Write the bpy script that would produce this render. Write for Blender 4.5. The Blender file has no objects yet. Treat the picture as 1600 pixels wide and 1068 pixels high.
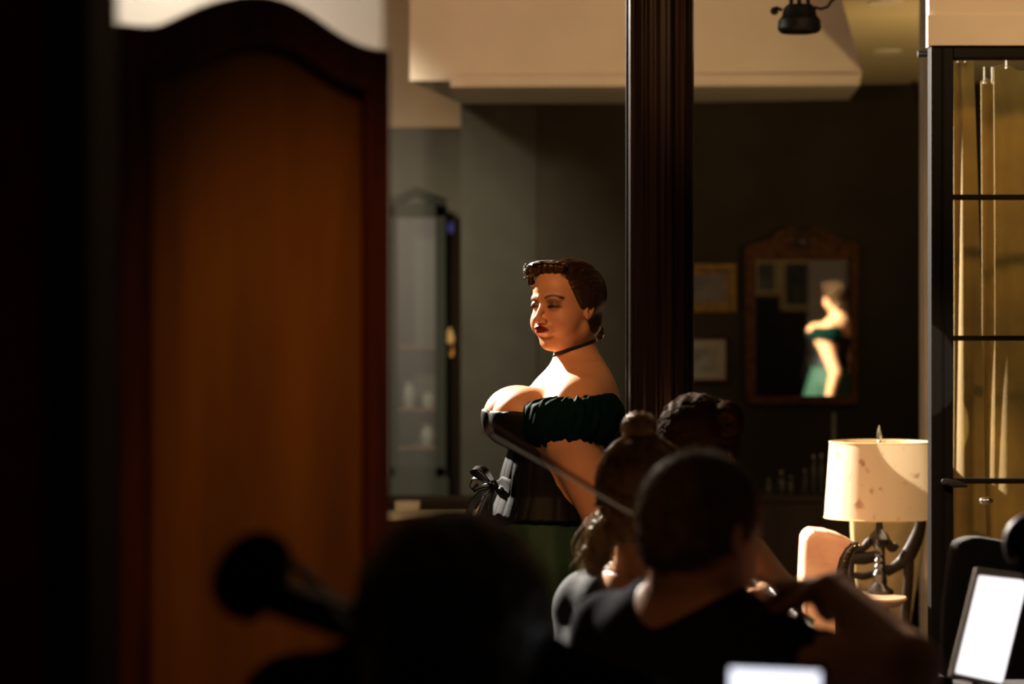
import bpy, bmesh, math, random
import numpy as np
from mathutils import Vector, Matrix, Euler

SC = bpy.context.scene
COL = SC.collection
FPX = 85.0/36.0*1600.0        # focal length in pixels of the 1600 wide frame
CAMZ = 1.48

# ------------------------------------------------------------------ camera
cam = bpy.data.cameras.new('camera'); camo = bpy.data.objects.new('camera', cam)
COL.objects.link(camo); SC.camera = camo
camo.location = (0, 0, CAMZ); camo.rotation_euler = (math.radians(90), 0, 0)
cam.lens = 85; cam.sensor_width = 36; cam.clip_end = 100; cam.clip_start = 0.05
cam.dof.use_dof = True; cam.dof.focus_distance = 6.15; cam.dof.aperture_fstop = 2.7

# ------------------------------------------------------------------ world, lights (fills, washes and curtain lights are added out of view), exposure
w = bpy.data.worlds.new('world'); SC.world = w; w.use_nodes = True
w.node_tree.nodes['Background'].inputs[0].default_value = (1.0, 0.72, 0.45, 1)
w.node_tree.nodes['Background'].inputs[1].default_value = 0.0035
SC.view_settings.view_transform = 'Standard'; SC.view_settings.look = 'None'
SC.view_settings.exposure = 0.0; SC.view_settings.gamma = 1.0
SC.cycles.use_denoising = True
SC.cycles.max_bounces = 6
SC.cycles.sample_clamp_indirect = 4.0

def spot(name, loc, target, watts, color, angle, blend=0.3, size=0.05):
    l = bpy.data.lights.new(name, 'SPOT'); l.energy = watts; l.color = color
    l.spot_size = math.radians(angle); l.spot_blend = blend; l.shadow_soft_size = size
    o = bpy.data.objects.new(name, l); COL.objects.link(o); o.location = loc
    o.rotation_euler = (Vector(target)-Vector(loc)).to_track_quat('-Z', 'Y').to_euler()
    return o
def area(name, loc, target, watts, color, sx, sy):
    l = bpy.data.lights.new(name, 'AREA'); l.energy = watts; l.color = color
    l.shape = 'RECTANGLE'; l.size = sx; l.size_y = sy
    o = bpy.data.objects.new(name, l); COL.objects.link(o); o.location = loc
    o.rotation_euler = (Vector(target)-Vector(loc)).to_track_quat('-Z', 'Y').to_euler()
    return o

spot('key_spotlight', (-2.2, 9.5, 3.7), (0.5, 6.7, 1.2), 7800, (1.0, 0.90, 0.76), 50, 0.55, 0.05)
spot('stage_fill', (-0.9, 3.9, 3.3), (0.5, 7.0, 1.25), 160, (1.0, 0.49, 0.20), 44, 0.5, 0.12)
spot('lamp_fill', (0.0, 3.7, 3.3), (1.2, 7.4, 0.88), 430, (1.0, 0.61, 0.33), 14, 0.4, 0.08)
spot('pin_spot', (0.3, 3.4, 3.3), (1.262, 7.42, 1.175), 780, (1.0, 0.86, 0.66), 3.6, 0.03, 0.004)
spot('bulkhead_wash', (-0.7, 7.0, 2.7), (-0.4, 12.0, 3.15), 330, (1.0, 0.56, 0.31), 58, 0.9, 0.2)
spot('recess_wash', (-3.4, 12.4, 2.6), (-0.9, 14.9, 1.6), 190, (1.0, 0.84, 0.62), 90, 0.9, 0.05)
spot('screen_fill', (0.12, 2.52, 2.75), (-0.17, 3.25, 0.97), 34.0, (1.0, 0.45, 0.10), 38, 0.9, 0.05)  # added spot to brighten the folding screen, no such fixture known
spot('curtain_light', (2.6, 8.6, 3.0), (1.5, 7.25, 1.4), 20, (1.0, 0.72, 0.35), 100, 0.8, 0.1)
spot('curtain_front', (2.3, 4.8, 3.0), (1.42, 7.3, 1.5), 45, (1.0, 0.60, 0.18), 50, 0.9, 0.1)
spot('low_ceiling_wash', (2.4, 9.0, 1.6), (1.9, 10.6, 2.8), 115, (1.0, 0.68, 0.28), 100, 0.9, 0.1)
spot('header_wash', (0.9, 4.6, 3.2), (1.7, 7.0, 2.5), 175, (1.0, 0.60, 0.30), 40, 0.8, 0.1)
spot('wall_wash', (-1.6, 10.6, 3.3), (-0.9, 13.0, 1.6), 1200, (1.0, 0.88, 0.66), 62, 1.0, 0.1)

# ------------------------------------------------------------------ helpers
def P(px, py, D):
    return Vector(((px-800)*D/FPX, D, CAMZ-(py-534)*D/FPX))

def link(o, parent=None):
    COL.objects.link(o)
    if parent is not None:
        o.parent = parent
    return o
def tag(o, label, cat, group=None, kind=None):
    if label: o['label'] = label
    if cat: o['category'] = cat
    if group: o['group'] = group
    if kind: o['kind'] = kind
    return o
def thing(name, label, cat, loc=(0, 0, 0), rot=(0, 0, 0), group=None):
    o = bpy.data.objects.new(name, None); COL.objects.link(o)
    o.location = loc; o.rotation_euler = rot; o.empty_display_size = 0.05
    return tag(o, label, cat, group)
def mesh_obj(name, verts, faces, mat, parent=None, smooth=False, colors=None):
    me = bpy.data.meshes.new(name)
    me.from_pydata([tuple(v) for v in verts], [], [tuple(int(i) for i in f) for f in faces])
    if colors is not None:
        ca = me.color_attributes.new('tint', 'FLOAT_COLOR', 'POINT')
        ca.data.foreach_set('color', np.concatenate([colors, np.ones((len(colors), 1))], 1).astype(np.float32).ravel())
    me.materials.append(mat)
    if smooth:
        me.polygons.foreach_set('use_smooth', [True]*len(me.polygons))
    me.update()
    return link(bpy.data.objects.new(name, me), parent)
def bm_obj(name, bm, mat, parent=None, smooth=False):
    me = bpy.data.meshes.new(name); bmesh.ops.recalc_face_normals(bm, faces=bm.faces)
    bm.to_mesh(me); bm.free(); me.materials.append(mat)
    if smooth:
        me.polygons.foreach_set('use_smooth', [True]*len(me.polygons))
    return link(bpy.data.objects.new(name, me), parent)

class MB:
    """collects shapes for ONE mesh object"""
    def __init__(s): s.v = []; s.f = []
    def add(s, vs, fs):
        n = len(s.v); s.v += [Vector(v) for v in vs]; s.f += [tuple(i+n for i in f) for f in fs]; return s
    def box(s, lo, hi, M=None):
        x0, y0, z0 = lo; x1, y1, z1 = hi
        vs = [Vector(p) for p in ((x0,y0,z0),(x1,y0,z0),(x1,y1,z0),(x0,y1,z0),(x0,y0,z1),(x1,y0,z1),(x1,y1,z1),(x0,y1,z1))]
        if M is not None: vs = [M @ v for v in vs]
        return s.add(vs, [(3,2,1,0),(4,5,6,7),(0,1,5,4),(1,2,6,5),(2,3,7,6),(3,0,4,7)])
    def tube(s, pts, r, n=10, closed=False, flat=1.0, up=None):
        pts = [Vector(p) for p in pts]; m = len(pts)
        rs = r if isinstance(r, (list, tuple)) else [r]*m
        prev = Vector(up) if up is not None else None; vs = []
        for i, p in enumerate(pts):
            a = pts[(i-1) % m] if (closed or i > 0) else p
            b = pts[(i+1) % m] if (closed or i < m-1) else p
            t = (b-a).normalized() if (b-a).length > 1e-9 else Vector((0, 0, 1))
            if prev is None:
                prev = Vector((0, 0, 1)) if abs(t.z) < 0.9 else Vector((1, 0, 0))
            nrm = prev - t*prev.dot(t)
            if nrm.length < 1e-6: nrm = t.orthogonal()
            nrm.normalize(); bn = t.cross(nrm)
            if up is None: prev = nrm
            for k in range(n):
                an = 2*math.pi*k/n
                vs.append(p + nrm*math.cos(an)*rs[i]*flat + bn*math.sin(an)*rs[i])
        fs = []
        for i in range(m if closed else m-1):
            for k in range(n):
                a = i*n+k; b = i*n+(k+1) % n; c = ((i+1) % m)*n+(k+1) % n; d = ((i+1) % m)*n+k
                fs.append((a, b, c, d))
        if not closed:
            fs.append(tuple(range(n-1, -1, -1))); fs.append(tuple((m-1)*n+k for k in range(n)))
        return s.add(vs, fs)
    def lathe(s, prof, n=32, c=(0, 0, 0), ax=None):
        """prof: [(r, z)]"""
        vs = []; c = Vector(c)
        for r, z in prof:
            for k in range(n):
                a = 2*math.pi*k/n; v = Vector((r*math.cos(a), r*math.sin(a), z))
                if ax is not None: v = ax @ v
                vs.append(c+v)
        fs = []
        for i in range(len(prof)-1):
            for k in range(n):
                fs.append((i*n+k, i*n+(k+1) % n, (i+1)*n+(k+1) % n, (i+1)*n+k))
        if prof[0][0] > 1e-5: fs.append(tuple(range(n-1, -1, -1)))
        if prof[-1][0] > 1e-5: fs.append(tuple((len(prof)-1)*n+k for k in range(n)))
        return s.add(vs, fs)
    def prism(s, poly, y0, y1, M=None):
        """poly of (x, z) extruded along y"""
        n = len(poly)
        vs = [Vector((x, y0, z)) for x, z in poly]+[Vector((x, y1, z)) for x, z in poly]
        if M is not None: vs = [M @ v for v in vs]
        fs = [tuple(range(n)), tuple(range(2*n-1, n-1, -1))]
        fs += [(i, i+n, (i+1) % n+n, (i+1) % n) for i in range(n)]
        return s.add(vs, fs)
    def ball(s, c, r, n=16):
        prof = [(max(1e-6, math.sin(math.pi*i/n)), -math.cos(math.pi*i/n)) for i in range(n+1)]
        r = (r, r, r) if isinstance(r, (int, float)) else r
        A = Matrix.Diagonal(Vector(r))
        return s.lathe(prof, n*2, c, A)
    def obj(s, name, mat, parent=None, smooth=False, bevel=0, seg=2, angle=35):
        o = mesh_obj(name, s.v, s.f, mat, parent, False)
        bm = bmesh.new(); bm.from_mesh(o.data)
        bmesh.ops.remove_doubles(bm, verts=bm.verts, dist=1e-6)
        bmesh.ops.recalc_face_normals(bm, faces=bm.faces)
        if smooth:
            for f in bm.faces: f.smooth = True
            for e in bm.edges:
                if len(e.link_faces) == 2 and e.calc_face_angle(0) > math.radians(angle): e.smooth = False
        bm.to_mesh(o.data); bm.free()
        if bevel:
            b = o.modifiers.new('bevel', 'BEVEL'); b.width = bevel; b.segments = seg; b.limit_method = 'ANGLE'
        return o

# ---- materials
def mat(name, col, rough=0.6, metal=0.0, spec=0.5, noise=0.0, scale=20.0, bump=0.0, bscale=None, sss=0.0, sheen=0.0,
        emit=None, estr=0.0, tint=False, coat=0.0, stint=None, stretch=(1, 1, 1), alpha=1.0, trans=0.0, col2=None, aniso=0.0):
    m = bpy.data.materials.new(name); m.use_nodes = True
    nt = m.node_tree; b = nt.nodes['Principled BSDF']
    b.inputs['Base Color'].default_value = (*col, 1); b.inputs['Roughness'].default_value = rough
    b.inputs['Metallic'].default_value = metal; b.inputs['Specular IOR Level'].default_value = spec
    b.inputs['Coat Weight'].default_value = coat; b.inputs['Sheen Weight'].default_value = sheen
    if stint: b.inputs['Specular Tint'].default_value = (*stint, 1)
    b.inputs['Transmission Weight'].default_value = trans
    b.inputs['Anisotropic'].default_value = aniso
    if sss:
        b.inputs['Subsurface Weight'].default_value = sss
        b.inputs['Subsurface Radius'].default_value = (1.0, 0.35, 0.2); b.inputs['Subsurface Scale'].default_value = 0.012
    if emit:
        b.inputs['Emission Color'].default_value = (*emit, 1); b.inputs['Emission Strength'].default_value = estr
    tc = nt.nodes.new('ShaderNodeTexCoord'); mp = nt.nodes.new('ShaderNodeMapping')
    mp.inputs['Scale'].default_value = stretch; nt.links.new(tc.outputs['Object'], mp.inputs[0])
    n = nt.nodes.new('ShaderNodeTexNoise'); n.inputs['Scale'].default_value = scale; n.inputs['Detail'].default_value = 6
    nt.links.new(mp.outputs[0], n.inputs['Vector'])
    if noise or col2:
        r = nt.nodes.new('ShaderNodeValToRGB')
        a = col2 if col2 else tuple(c*(1-noise) for c in col)
        z = col if col2 else tuple(min(1, c*(1+noise)) for c in col)
        r.color_ramp.elements[0].position = 0.35; r.color_ramp.elements[1].position = 0.65
        r.color_ramp.elements[0].color = (*a, 1); r.color_ramp.elements[1].color = (*z, 1)
        nt.links.new(n.outputs['Fac'], r.inputs[0]); nt.links.new(r.outputs[0], b.inputs['Base Color'])
        src = r.outputs[0]
    if tint:
        at = nt.nodes.new('ShaderNodeVertexColor'); at.layer_name = 'tint'
        nt.links.new(at.outputs[0], b.inputs['Base Color'])
    if bump:
        n2 = nt.nodes.new('ShaderNodeTexNoise'); n2.inputs['Scale'].default_value = bscale or scale*3; n2.inputs['Detail'].default_value = 4
        nt.links.new(mp.outputs[0], n2.inputs['Vector'])
        bp = nt.nodes.new('ShaderNodeBump'); bp.inputs['Strength'].default_value = bump; bp.inputs['Distance'].default_value = 0.004
        nt.links.new(n2.outputs['Fac'], bp.inputs['Height']); nt.links.new(bp.outputs[0], b.inputs['Normal'])
    return m

M = {}
M['skin'] = mat('skin', (0.62, 0.40, 0.28), 0.48, spec=0.4, sss=0.25, tint=True, bump=0.05, bscale=400)
M['hair_brown'] = mat('brown_hair', (0.034, 0.016, 0.007), 0.38, spec=0.5, stint=(1, 0.72, 0.38), noise=0.35, scale=60, stretch=(1, 1, 0.2))
M['hair_dark'] = mat('dark_hair', (0.03, 0.017, 0.010), 0.45, spec=0.5, noise=0.3, scale=80)
M['hair_blond'] = mat('dark_blond_hair', (0.22, 0.135, 0.055), 0.45, spec=0.4, noise=0.35, scale=60, stint=(1, 0.75, 0.40))
M['hair_bronze'] = mat('reddish_hair', (0.13, 0.08, 0.034), 0.7, spec=0.12, stint=(1, 0.66, 0.32), noise=0.3, scale=60)
M['sleeve_green'] = mat('dark_green_taffeta', (0.0006, 0.010, 0.006), 0.7, spec=0.03, noise=0.15, scale=15, bump=0.08, bscale=60)
M['hair_chestnut'] = mat('chestnut_hair', (0.050, 0.024, 0.009), 0.7, spec=0.02, noise=0.3, scale=60, stint=(1, 0.6, 0.3))
M['green'] = mat('green_satin', (0.016, 0.044, 0.025), 0.6, spec=0.15, noise=0.15, scale=15, bump=0.08, bscale=60)
M['satin_black'] = mat('black_satin', (0.0035, 0.0037, 0.0038), 0.55, spec=0.13, bump=0.1, bscale=40)
M['gloss_black'] = mat('glossy_black_ribbon', (0.004, 0.003, 0.003), 0.27, spec=0.4)
M['choker'] = mat('black_velvet', (0.006, 0.006, 0.007), 0.8)
M['shirt_black'] = mat('black_cotton', (0.010, 0.010, 0.011), 0.9, spec=0.05, bump=0.2, bscale=150)
M['shirt_navy'] = mat('navy_cotton', (0.012, 0.014, 0.024), 0.9, spec=0.05, bump=0.2, bscale=150)
M['shirt_grey'] = mat('charcoal_cotton', (0.055, 0.058, 0.066), 0.85, spec=0.2, bump=0.2, bscale=120)
M['column'] = mat('dark_varnished_wood', (0.008, 0.0036, 0.002), 0.28, spec=0.3, noise=0.5, scale=14, stretch=(3, 3, 0.15), bump=0.2, bscale=30, coat=0.08)
M['wall_dark'] = mat('dark_wall_paint', (0.024, 0.0225, 0.0165), 0.85, spec=0.15, noise=0.12, scale=4, bump=0.1, bscale=90)
M['wall_far'] = mat('shaded_wall_paint', (0.0200, 0.0170, 0.0115), 0.9, spec=0.08, noise=0.12, scale=4)  # dark wall colour lowered here for the weaker light on this side
M['wall_recess'] = mat('haze_lit_recess_paint', (0.075, 0.070, 0.054), 0.9, spec=0.1, noise=0.08, scale=4)  # dark wall colour raised, glow of haze and light put into it
M['cream'] = mat('cream_plaster', (0.62, 0.56, 0.47), 0.9, spec=0.1, noise=0.04, scale=3, bump=0.08, bscale=80)
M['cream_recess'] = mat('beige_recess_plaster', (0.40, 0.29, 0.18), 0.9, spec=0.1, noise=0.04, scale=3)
M['cab_green'] = mat('dark_green_cabinet_paint', (0.015, 0.016, 0.011), 0.7, spec=0.1)
M['ceil_low'] = mat('ochre_ceiling_paint', (0.55, 0.46, 0.30), 0.9, spec=0.1, noise=0.04, scale=3)
M['floor'] = mat('dark_floor_boards', (0.05, 0.028, 0.015), 0.4, noise=0.4, scale=6, stretch=(8, 0.6, 1))
M['screen_frame'] = mat('mahogany_frame', (0.10, 0.022, 0.010), 0.45, noise=0.35, scale=10, stretch=(4, 4, 0.4), bump=0.1)
M['screen_panel'] = mat('cherry_veneer', (0.25, 0.10, 0.016), 0.5, noise=0.22, scale=5, stretch=(3, 3, 0.35), bump=0.05)
M['jamb'] = mat('black_painted_casing', (0.006, 0.005, 0.005), 0.7)
M['redwall'] = mat('oxblood_wall', (0.45, 0.035, 0.015), 0.8, noise=0.2, scale=5)
M['steel'] = mat('black_steel', (0.0035, 0.003, 0.0028), 0.6, spec=0.12)
M['curtain'] = mat('olive_curtain', (0.22, 0.135, 0.014), 0.8, sheen=0.3, noise=0.15, scale=8, bump=0.2, bscale=120)
M['black_metal'] = mat('matt_black_metal', (0.010, 0.010, 0.010), 0.5, metal=0.2)
M['chrome'] = mat('bright_metal', (0.8, 0.75, 0.65), 0.2, metal=1.0)
M['gold'] = mat('gilt_frame', (0.14, 0.08, 0.02), 0.7, metal=0.1, spec=0.2, noise=0.3, scale=30, bump=0.4, bscale=60)
M['brown_frame'] = mat('brown_carved_wood', (0.045, 0.019, 0.008), 0.85, spec=0.1, noise=0.35, scale=25, bump=0.5, bscale=40)
M['mat_board'] = mat('ivory_mat_board', (0.17, 0.16, 0.12), 0.9)
M['print_dark'] = mat('dark_print', (0.035, 0.033, 0.028), 0.6, noise=0.6, scale=9)
M['print_grey'] = mat('grey_green_print', (0.09, 0.095, 0.075), 0.6, noise=0.6, scale=12)
M['mirror'] = mat('mirror_glass', (0.85, 0.88, 0.82), 0.015, metal=1.0)
M['wood_dark'] = mat('dark_walnut', (0.022, 0.012, 0.006), 0.5, spec=0.3, noise=0.4, scale=12, stretch=(1, 1, 0.3))
M['lampwood'] = mat('ebonised_wood', (0.018, 0.012, 0.009), 0.22, coat=0.4)
M['leather'] = mat('tan_pink_leather', (0.92, 0.50, 0.34), 0.42, noise=0.2, scale=12, bump=0.25, bscale=140)
M['leather_dark'] = mat('dark_leather', (0.03, 0.018, 0.012), 0.4, bump=0.2, bscale=140)
M['tabletop'] = mat('polished_light_wood', (0.52, 0.34, 0.20), 0.25, noise=0.15, scale=8, coat=0.3)
M['brass'] = mat('aged_brass', (0.55, 0.36, 0.14), 0.3, metal=1.0)
M['pewter'] = mat('dull_pewter', (0.20, 0.19, 0.13), 0.35, metal=0.9)
M['varnish'] = mat('orange_brown_varnish', (0.34, 0.11, 0.025), 0.22, noise=0.25, scale=14, coat=0.5)
M['varnish_dark'] = mat('dark_varnish', (0.012, 0.004, 0.003), 0.45, spec=0.15, noise=0.3, scale=10)
M['ebony'] = mat('ebony', (0.008, 0.007, 0.006), 0.3)
M['string'] = mat('steel_string', (0.7, 0.65, 0.5), 0.3, metal=1.0)
M['bowwood'] = mat('pernambuco_wood', (0.34, 0.19, 0.08), 0.4)
M['bowhair'] = mat('horse_hair', (0.55, 0.48, 0.35), 0.7)
M['linen'] = mat('cream_linen', (0.60, 0.46, 0.22), 0.85, noise=0.06, scale=20, bump=0.1)
M['dull_clay'] = mat('dull_clay', (0.06, 0.06, 0.045), 0.7)
M['table_white'] = mat('pale_table_paint', (0.9, 0.84, 0.66), 0.5)
M['bench_brown'] = mat('dim_brown_upholstery', (0.055, 0.032, 0.016), 0.8)
M['white'] = mat('ivory_cover', (0.6, 0.55, 0.44), 0.7)
M['bezel'] = mat('silver_bezel', (0.62, 0.52, 0.44), 0.4, metal=0.3)
M['screen_on'] = mat('lit_white_screen', (0.8, 0.8, 0.8), 0.4, emit=(1.0, 0.97, 1.0), estr=1.5)
M['screen_blue'] = mat('lit_bluish_screen', (0.8, 0.8, 0.8), 0.4, emit=(0.86, 0.87, 1.0), estr=1.6)
M['flame'] = mat('candle_bulb', (1, 0.7, 0.3), 0.5, emit=(1.0, 0.55, 0.16), estr=0.35)
M['led'] = mat('blue_indicator', (0.1, 0.1, 0.6), 0.5, emit=(0.15, 0.17, 0.6), estr=0.12)
M['charcoal'] = mat('charcoal_upholstery', (0.045, 0.037, 0.033), 0.85, bump=0.3, bscale=200)
M['greyglass'] = mat('bottle_glass', (0.03, 0.033, 0.026), 0.25, spec=0.4)

# parchment shade with pressed leaves
m = mat('parchment_shade', (0.68, 0.50, 0.34), 0.8, spec=0.2); nt = m.node_tree; b = nt.nodes['Principled BSDF']
tc = nt.nodes.new('ShaderNodeTexCoord'); n = nt.nodes.new('ShaderNodeTexNoise'); n.inputs['Scale'].default_value = 26; n.inputs['Detail'].default_value = 3
r = nt.nodes.new('ShaderNodeValToRGB'); r.color_ramp.elements[0].position = 0.60; r.color_ramp.elements[1].position = 0.72
r.color_ramp.elements[0].color = (0.64, 0.53, 0.37, 1); r.color_ramp.elements[1].color = (0.40, 0.24, 0.14, 1)
nt.links.new(tc.outputs['Object'], n.inputs['Vector']); nt.links.new(n.outputs['Fac'], r.inputs[0]); nt.links.new(r.outputs[0], b.inputs['Base Color'])
M['parchment'] = m
# window glass: mostly clear with a mirror sheen
m = bpy.data.materials.new('window_glass'); m.use_nodes = True; nt = m.node_tree; nt.nodes.clear()
out = nt.nodes.new('ShaderNodeOutputMaterial'); mx = nt.nodes.new('ShaderNodeMixShader'); tr = nt.nodes.new('ShaderNodeBsdfTransparent')
gl = nt.nodes.new('ShaderNodeBsdfGlossy'); gl.inputs['Roughness'].default_value = 0.02; mx.inputs[0].default_value = 0.08
nt.links.new(tr.outputs[0], mx.inputs[1]); nt.links.new(gl.outputs[0], mx.inputs[2]); nt.links.new(mx.outputs[0], out.inputs[0])
M['glass'] = m
m2 = m.copy(); m2.node_tree.nodes['Glossy BSDF'].inputs['Roughness'].default_value = 0.5; m2.node_tree.nodes['Mix Shader'].inputs[0].default_value = 0.02; M['dusty_glass'] = m2

# ------------------------------------------------------------------ implicit surfaces (bodies, hair, clothes)
def v3(p): return np.array([p[0], p[1], p[2]], np.float32)
def ell(p, c, r):
    x, y, z = p[0]-c[0], p[1]-c[1], p[2]-c[2]
    k0 = np.sqrt((x/r[0])**2+(y/r[1])**2+(z/r[2])**2)+1e-9
    k1 = np.sqrt((x/r[0]**2)**2+(y/r[1]**2)**2+(z/r[2]**2)**2)+1e-9
    return k0*(k0-1)/k1
def cap(p, a, b, ra, rb=None):
    rb = ra if rb is None else rb
    a = v3(a); b = v3(b); ba = b-a
    x, y, z = p[0]-a[0], p[1]-a[1], p[2]-a[2]
    h = np.clip((x*ba[0]+y*ba[1]+z*ba[2])/max(1e-12, float(ba@ba)), 0, 1)
    return np.sqrt((x-ba[0]*h)**2+(y-ba[1]*h)**2+(z-ba[2]*h)**2)-(ra+(rb-ra)*h)
def smin(a, b, k):
    h = np.maximum(k-np.abs(a-b), 0)/k
    return np.minimum(a, b)-h*h*k*0.25
def smax(a, b, k): return -smin(-a, -b, k)
def nz(p, s, seed=0.0):
    x, y, z = p[0]*s+seed, p[1]*s+seed*1.7, p[2]*s-seed
    return (np.sin(x+1.3*np.sin(y*1.1+0.5))+np.sin(y*1.2+1.7*np.sin(z*0.9))+np.sin(z*1.15+1.1*np.sin(x*1.3)))/3.0

def nets(f, lo, hi, h):
    lo = np.array(lo, float); hi = np.array(hi, float)
    B = 5
    n = (np.ceil((hi-lo)/h/B).astype(int)+1)*B+1
    ax = [lo[i]+h*np.arange(n[i]) for i in range(3)]
    cx = [a[::B] for a in ax]
    CX = np.meshgrid(*cx, indexing='ij')
    cv = f([c.ravel().astype(np.float32) for c in CX]).reshape(CX[0].shape)
    near = np.abs(cv) < B*h*1.9
    # a block is active when any of its corners is near
    act = np.zeros(tuple(np.array(cv.shape)-1), bool)
    for i in (0, 1):
        for j in (0, 1):
            for k in (0, 1):
                act |= near[i:i+act.shape[0], j:j+act.shape[1], k:k+act.shape[2]]
    mask = np.zeros(n, bool)
    up = act.repeat(B, 0).repeat(B, 1).repeat(B, 2)
    for i in (0, 1):
        for j in (0, 1):
            for k in (0, 1):
                mask[i:i+up.shape[0], j:j+up.shape[1], k:k+up.shape[2]] |= up
    V = np.repeat(np.repeat(np.repeat(cv, B, 0), B, 1), B, 2)[:n[0], :n[1], :n[2]].astype(np.float32)
    ii = np.nonzero(mask)
    V[ii] = f([ax[d][ii[d]].astype(np.float32) for d in range(3)])
    V[0], V[-1] = np.abs(V[0])+1e-4, np.abs(V[-1])+1e-4
    V[:, 0], V[:, -1] = np.abs(V[:, 0])+1e-4, np.abs(V[:, -1])+1e-4
    V[:, :, 0], V[:, :, -1] = np.abs(V[:, :, 0])+1e-4, np.abs(V[:, :, -1])+1e-4
    S = V < 0
    m = np.array(S.shape)-1
    cnt = np.zeros(m, np.int8)
    for i in (0, 1):
        for j in (0, 1):
            for k in (0, 1):
                cnt += S[i:i+m[0], j:j+m[1], k:k+m[2]]
    mix = (cnt > 0) & (cnt < 8)
    I, J, K = np.nonzero(mix)
    idx = -np.ones(m, np.int64); idx[I, J, K] = np.arange(len(I))
    acc = np.zeros((len(I), 3)); num = np.zeros(len(I))
    for d in range(3):
        o1, o2 = [(1, 2), (0, 2), (0, 1)][d]
        for a in (0, 1):
            for b in (0, 1):
                off = [0, 0, 0]; off[o1] = a; off[o2] = b
                off2 = list(off); off2[d] = 1
                va = V[I+off[0], J+off[1], K+off[2]]; vb = V[I+off2[0], J+off2[1], K+off2[2]]
                c = (va < 0) != (vb < 0)
                t = np.where(c, va/np.where(c, va-vb, 1), 0)
                pos = np.array(off, float)[None, :].repeat(len(I), 0); pos[:, d] = t
                acc[c] += pos[c]; num[c] += 1
    if len(I) == 0: return np.zeros((0, 3)), np.zeros((0, 4), int)
    vert = lo+(np.stack([I, J, K], 1)+acc/num[:, None])*h
    faces = []
    for d in range(3):
        o1, o2 = [(1, 2), (2, 0), (0, 1)][d]
        sl0 = [slice(1, -1)]*3; sl1 = [slice(1, -1)]*3
        sl0[d] = slice(0, -1); sl1[d] = slice(1, None)
        A = S[tuple(sl0)]; Bq = S[tuple(sl1)]
        e = np.array(np.nonzero(A != Bq)).T
        st = A[tuple(e.T)]
        g = e.copy()
        for q in range(3):
            if q != d: g[:, q] += 1
        def cell(s1, s2):
            c = g.copy(); c[:, o1] -= s1; c[:, o2] -= s2
            return idx[c[:, 0], c[:, 1], c[:, 2]]
        q = np.stack([cell(1, 1), cell(0, 1), cell(0, 0), cell(1, 0)], 1)
        q[~st] = q[~st][:, ::-1]
        faces.append(q)
    faces = np.concatenate(faces)
    faces = faces[(faces >= 0).all(1)]
    return vert, faces

def sdf_obj(name, f, lo, hi, h, mt, parent=None, color=None):
    v, q = nets(f, lo, hi, h)
    c = color(v) if color else None
    return mesh_obj(name, v, q, mt, parent, True, c)
def sdf_obj2(name, parts, mt, parent=None, color=None):
    """several resolutions of one surface joined as one mesh: parts = [(f, lo, hi, h)]"""
    V = []; F = []; n = 0
    for f, lo, hi, h in parts:
        v, q = nets(f, lo, hi, h); V.append(v); F.append(q+n); n += len(v)
    V = np.concatenate(V); F = np.concatenate(F)
    return mesh_obj(name, V, F, mt, parent, True, color(V) if color else None)

class Frame:
    """head frame: local x = the person's right, y = forward, z = up, millimetres"""
    def __init__(s, org, facing, pitch=0.0, roll=0.0, scale=1.0):
        # facing: degrees, 0 = away from the camera (+Y), positive towards +X
        R = Matrix.Rotation(math.radians(-facing), 3, 'Z') @ Matrix.Rotation(math.radians(pitch), 3, 'X') @ Matrix.Rotation(math.radians(roll), 3, 'Y')
        s.R = np.array(R, np.float32); s.o = v3(org); s.k = 1000.0/scale
    def loc(s, p):
        x, y, z = p[0]-s.o[0], p[1]-s.o[1], p[2]-s.o[2]
        R = s.R
        return [(R[0, 0]*x+R[1, 0]*y+R[2, 0]*z)*s.k, (R[0, 1]*x+R[1, 1]*y+R[2, 1]*z)*s.k, (R[0, 2]*x+R[1, 2]*y+R[2, 2]*z)*s.k]
    def world(s, q):
        return Vector(tuple(s.o+s.R @ (v3(q)/s.k)))
    def vec(s, q):
        return Vector(tuple(s.R @ v3(q)))

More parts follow.
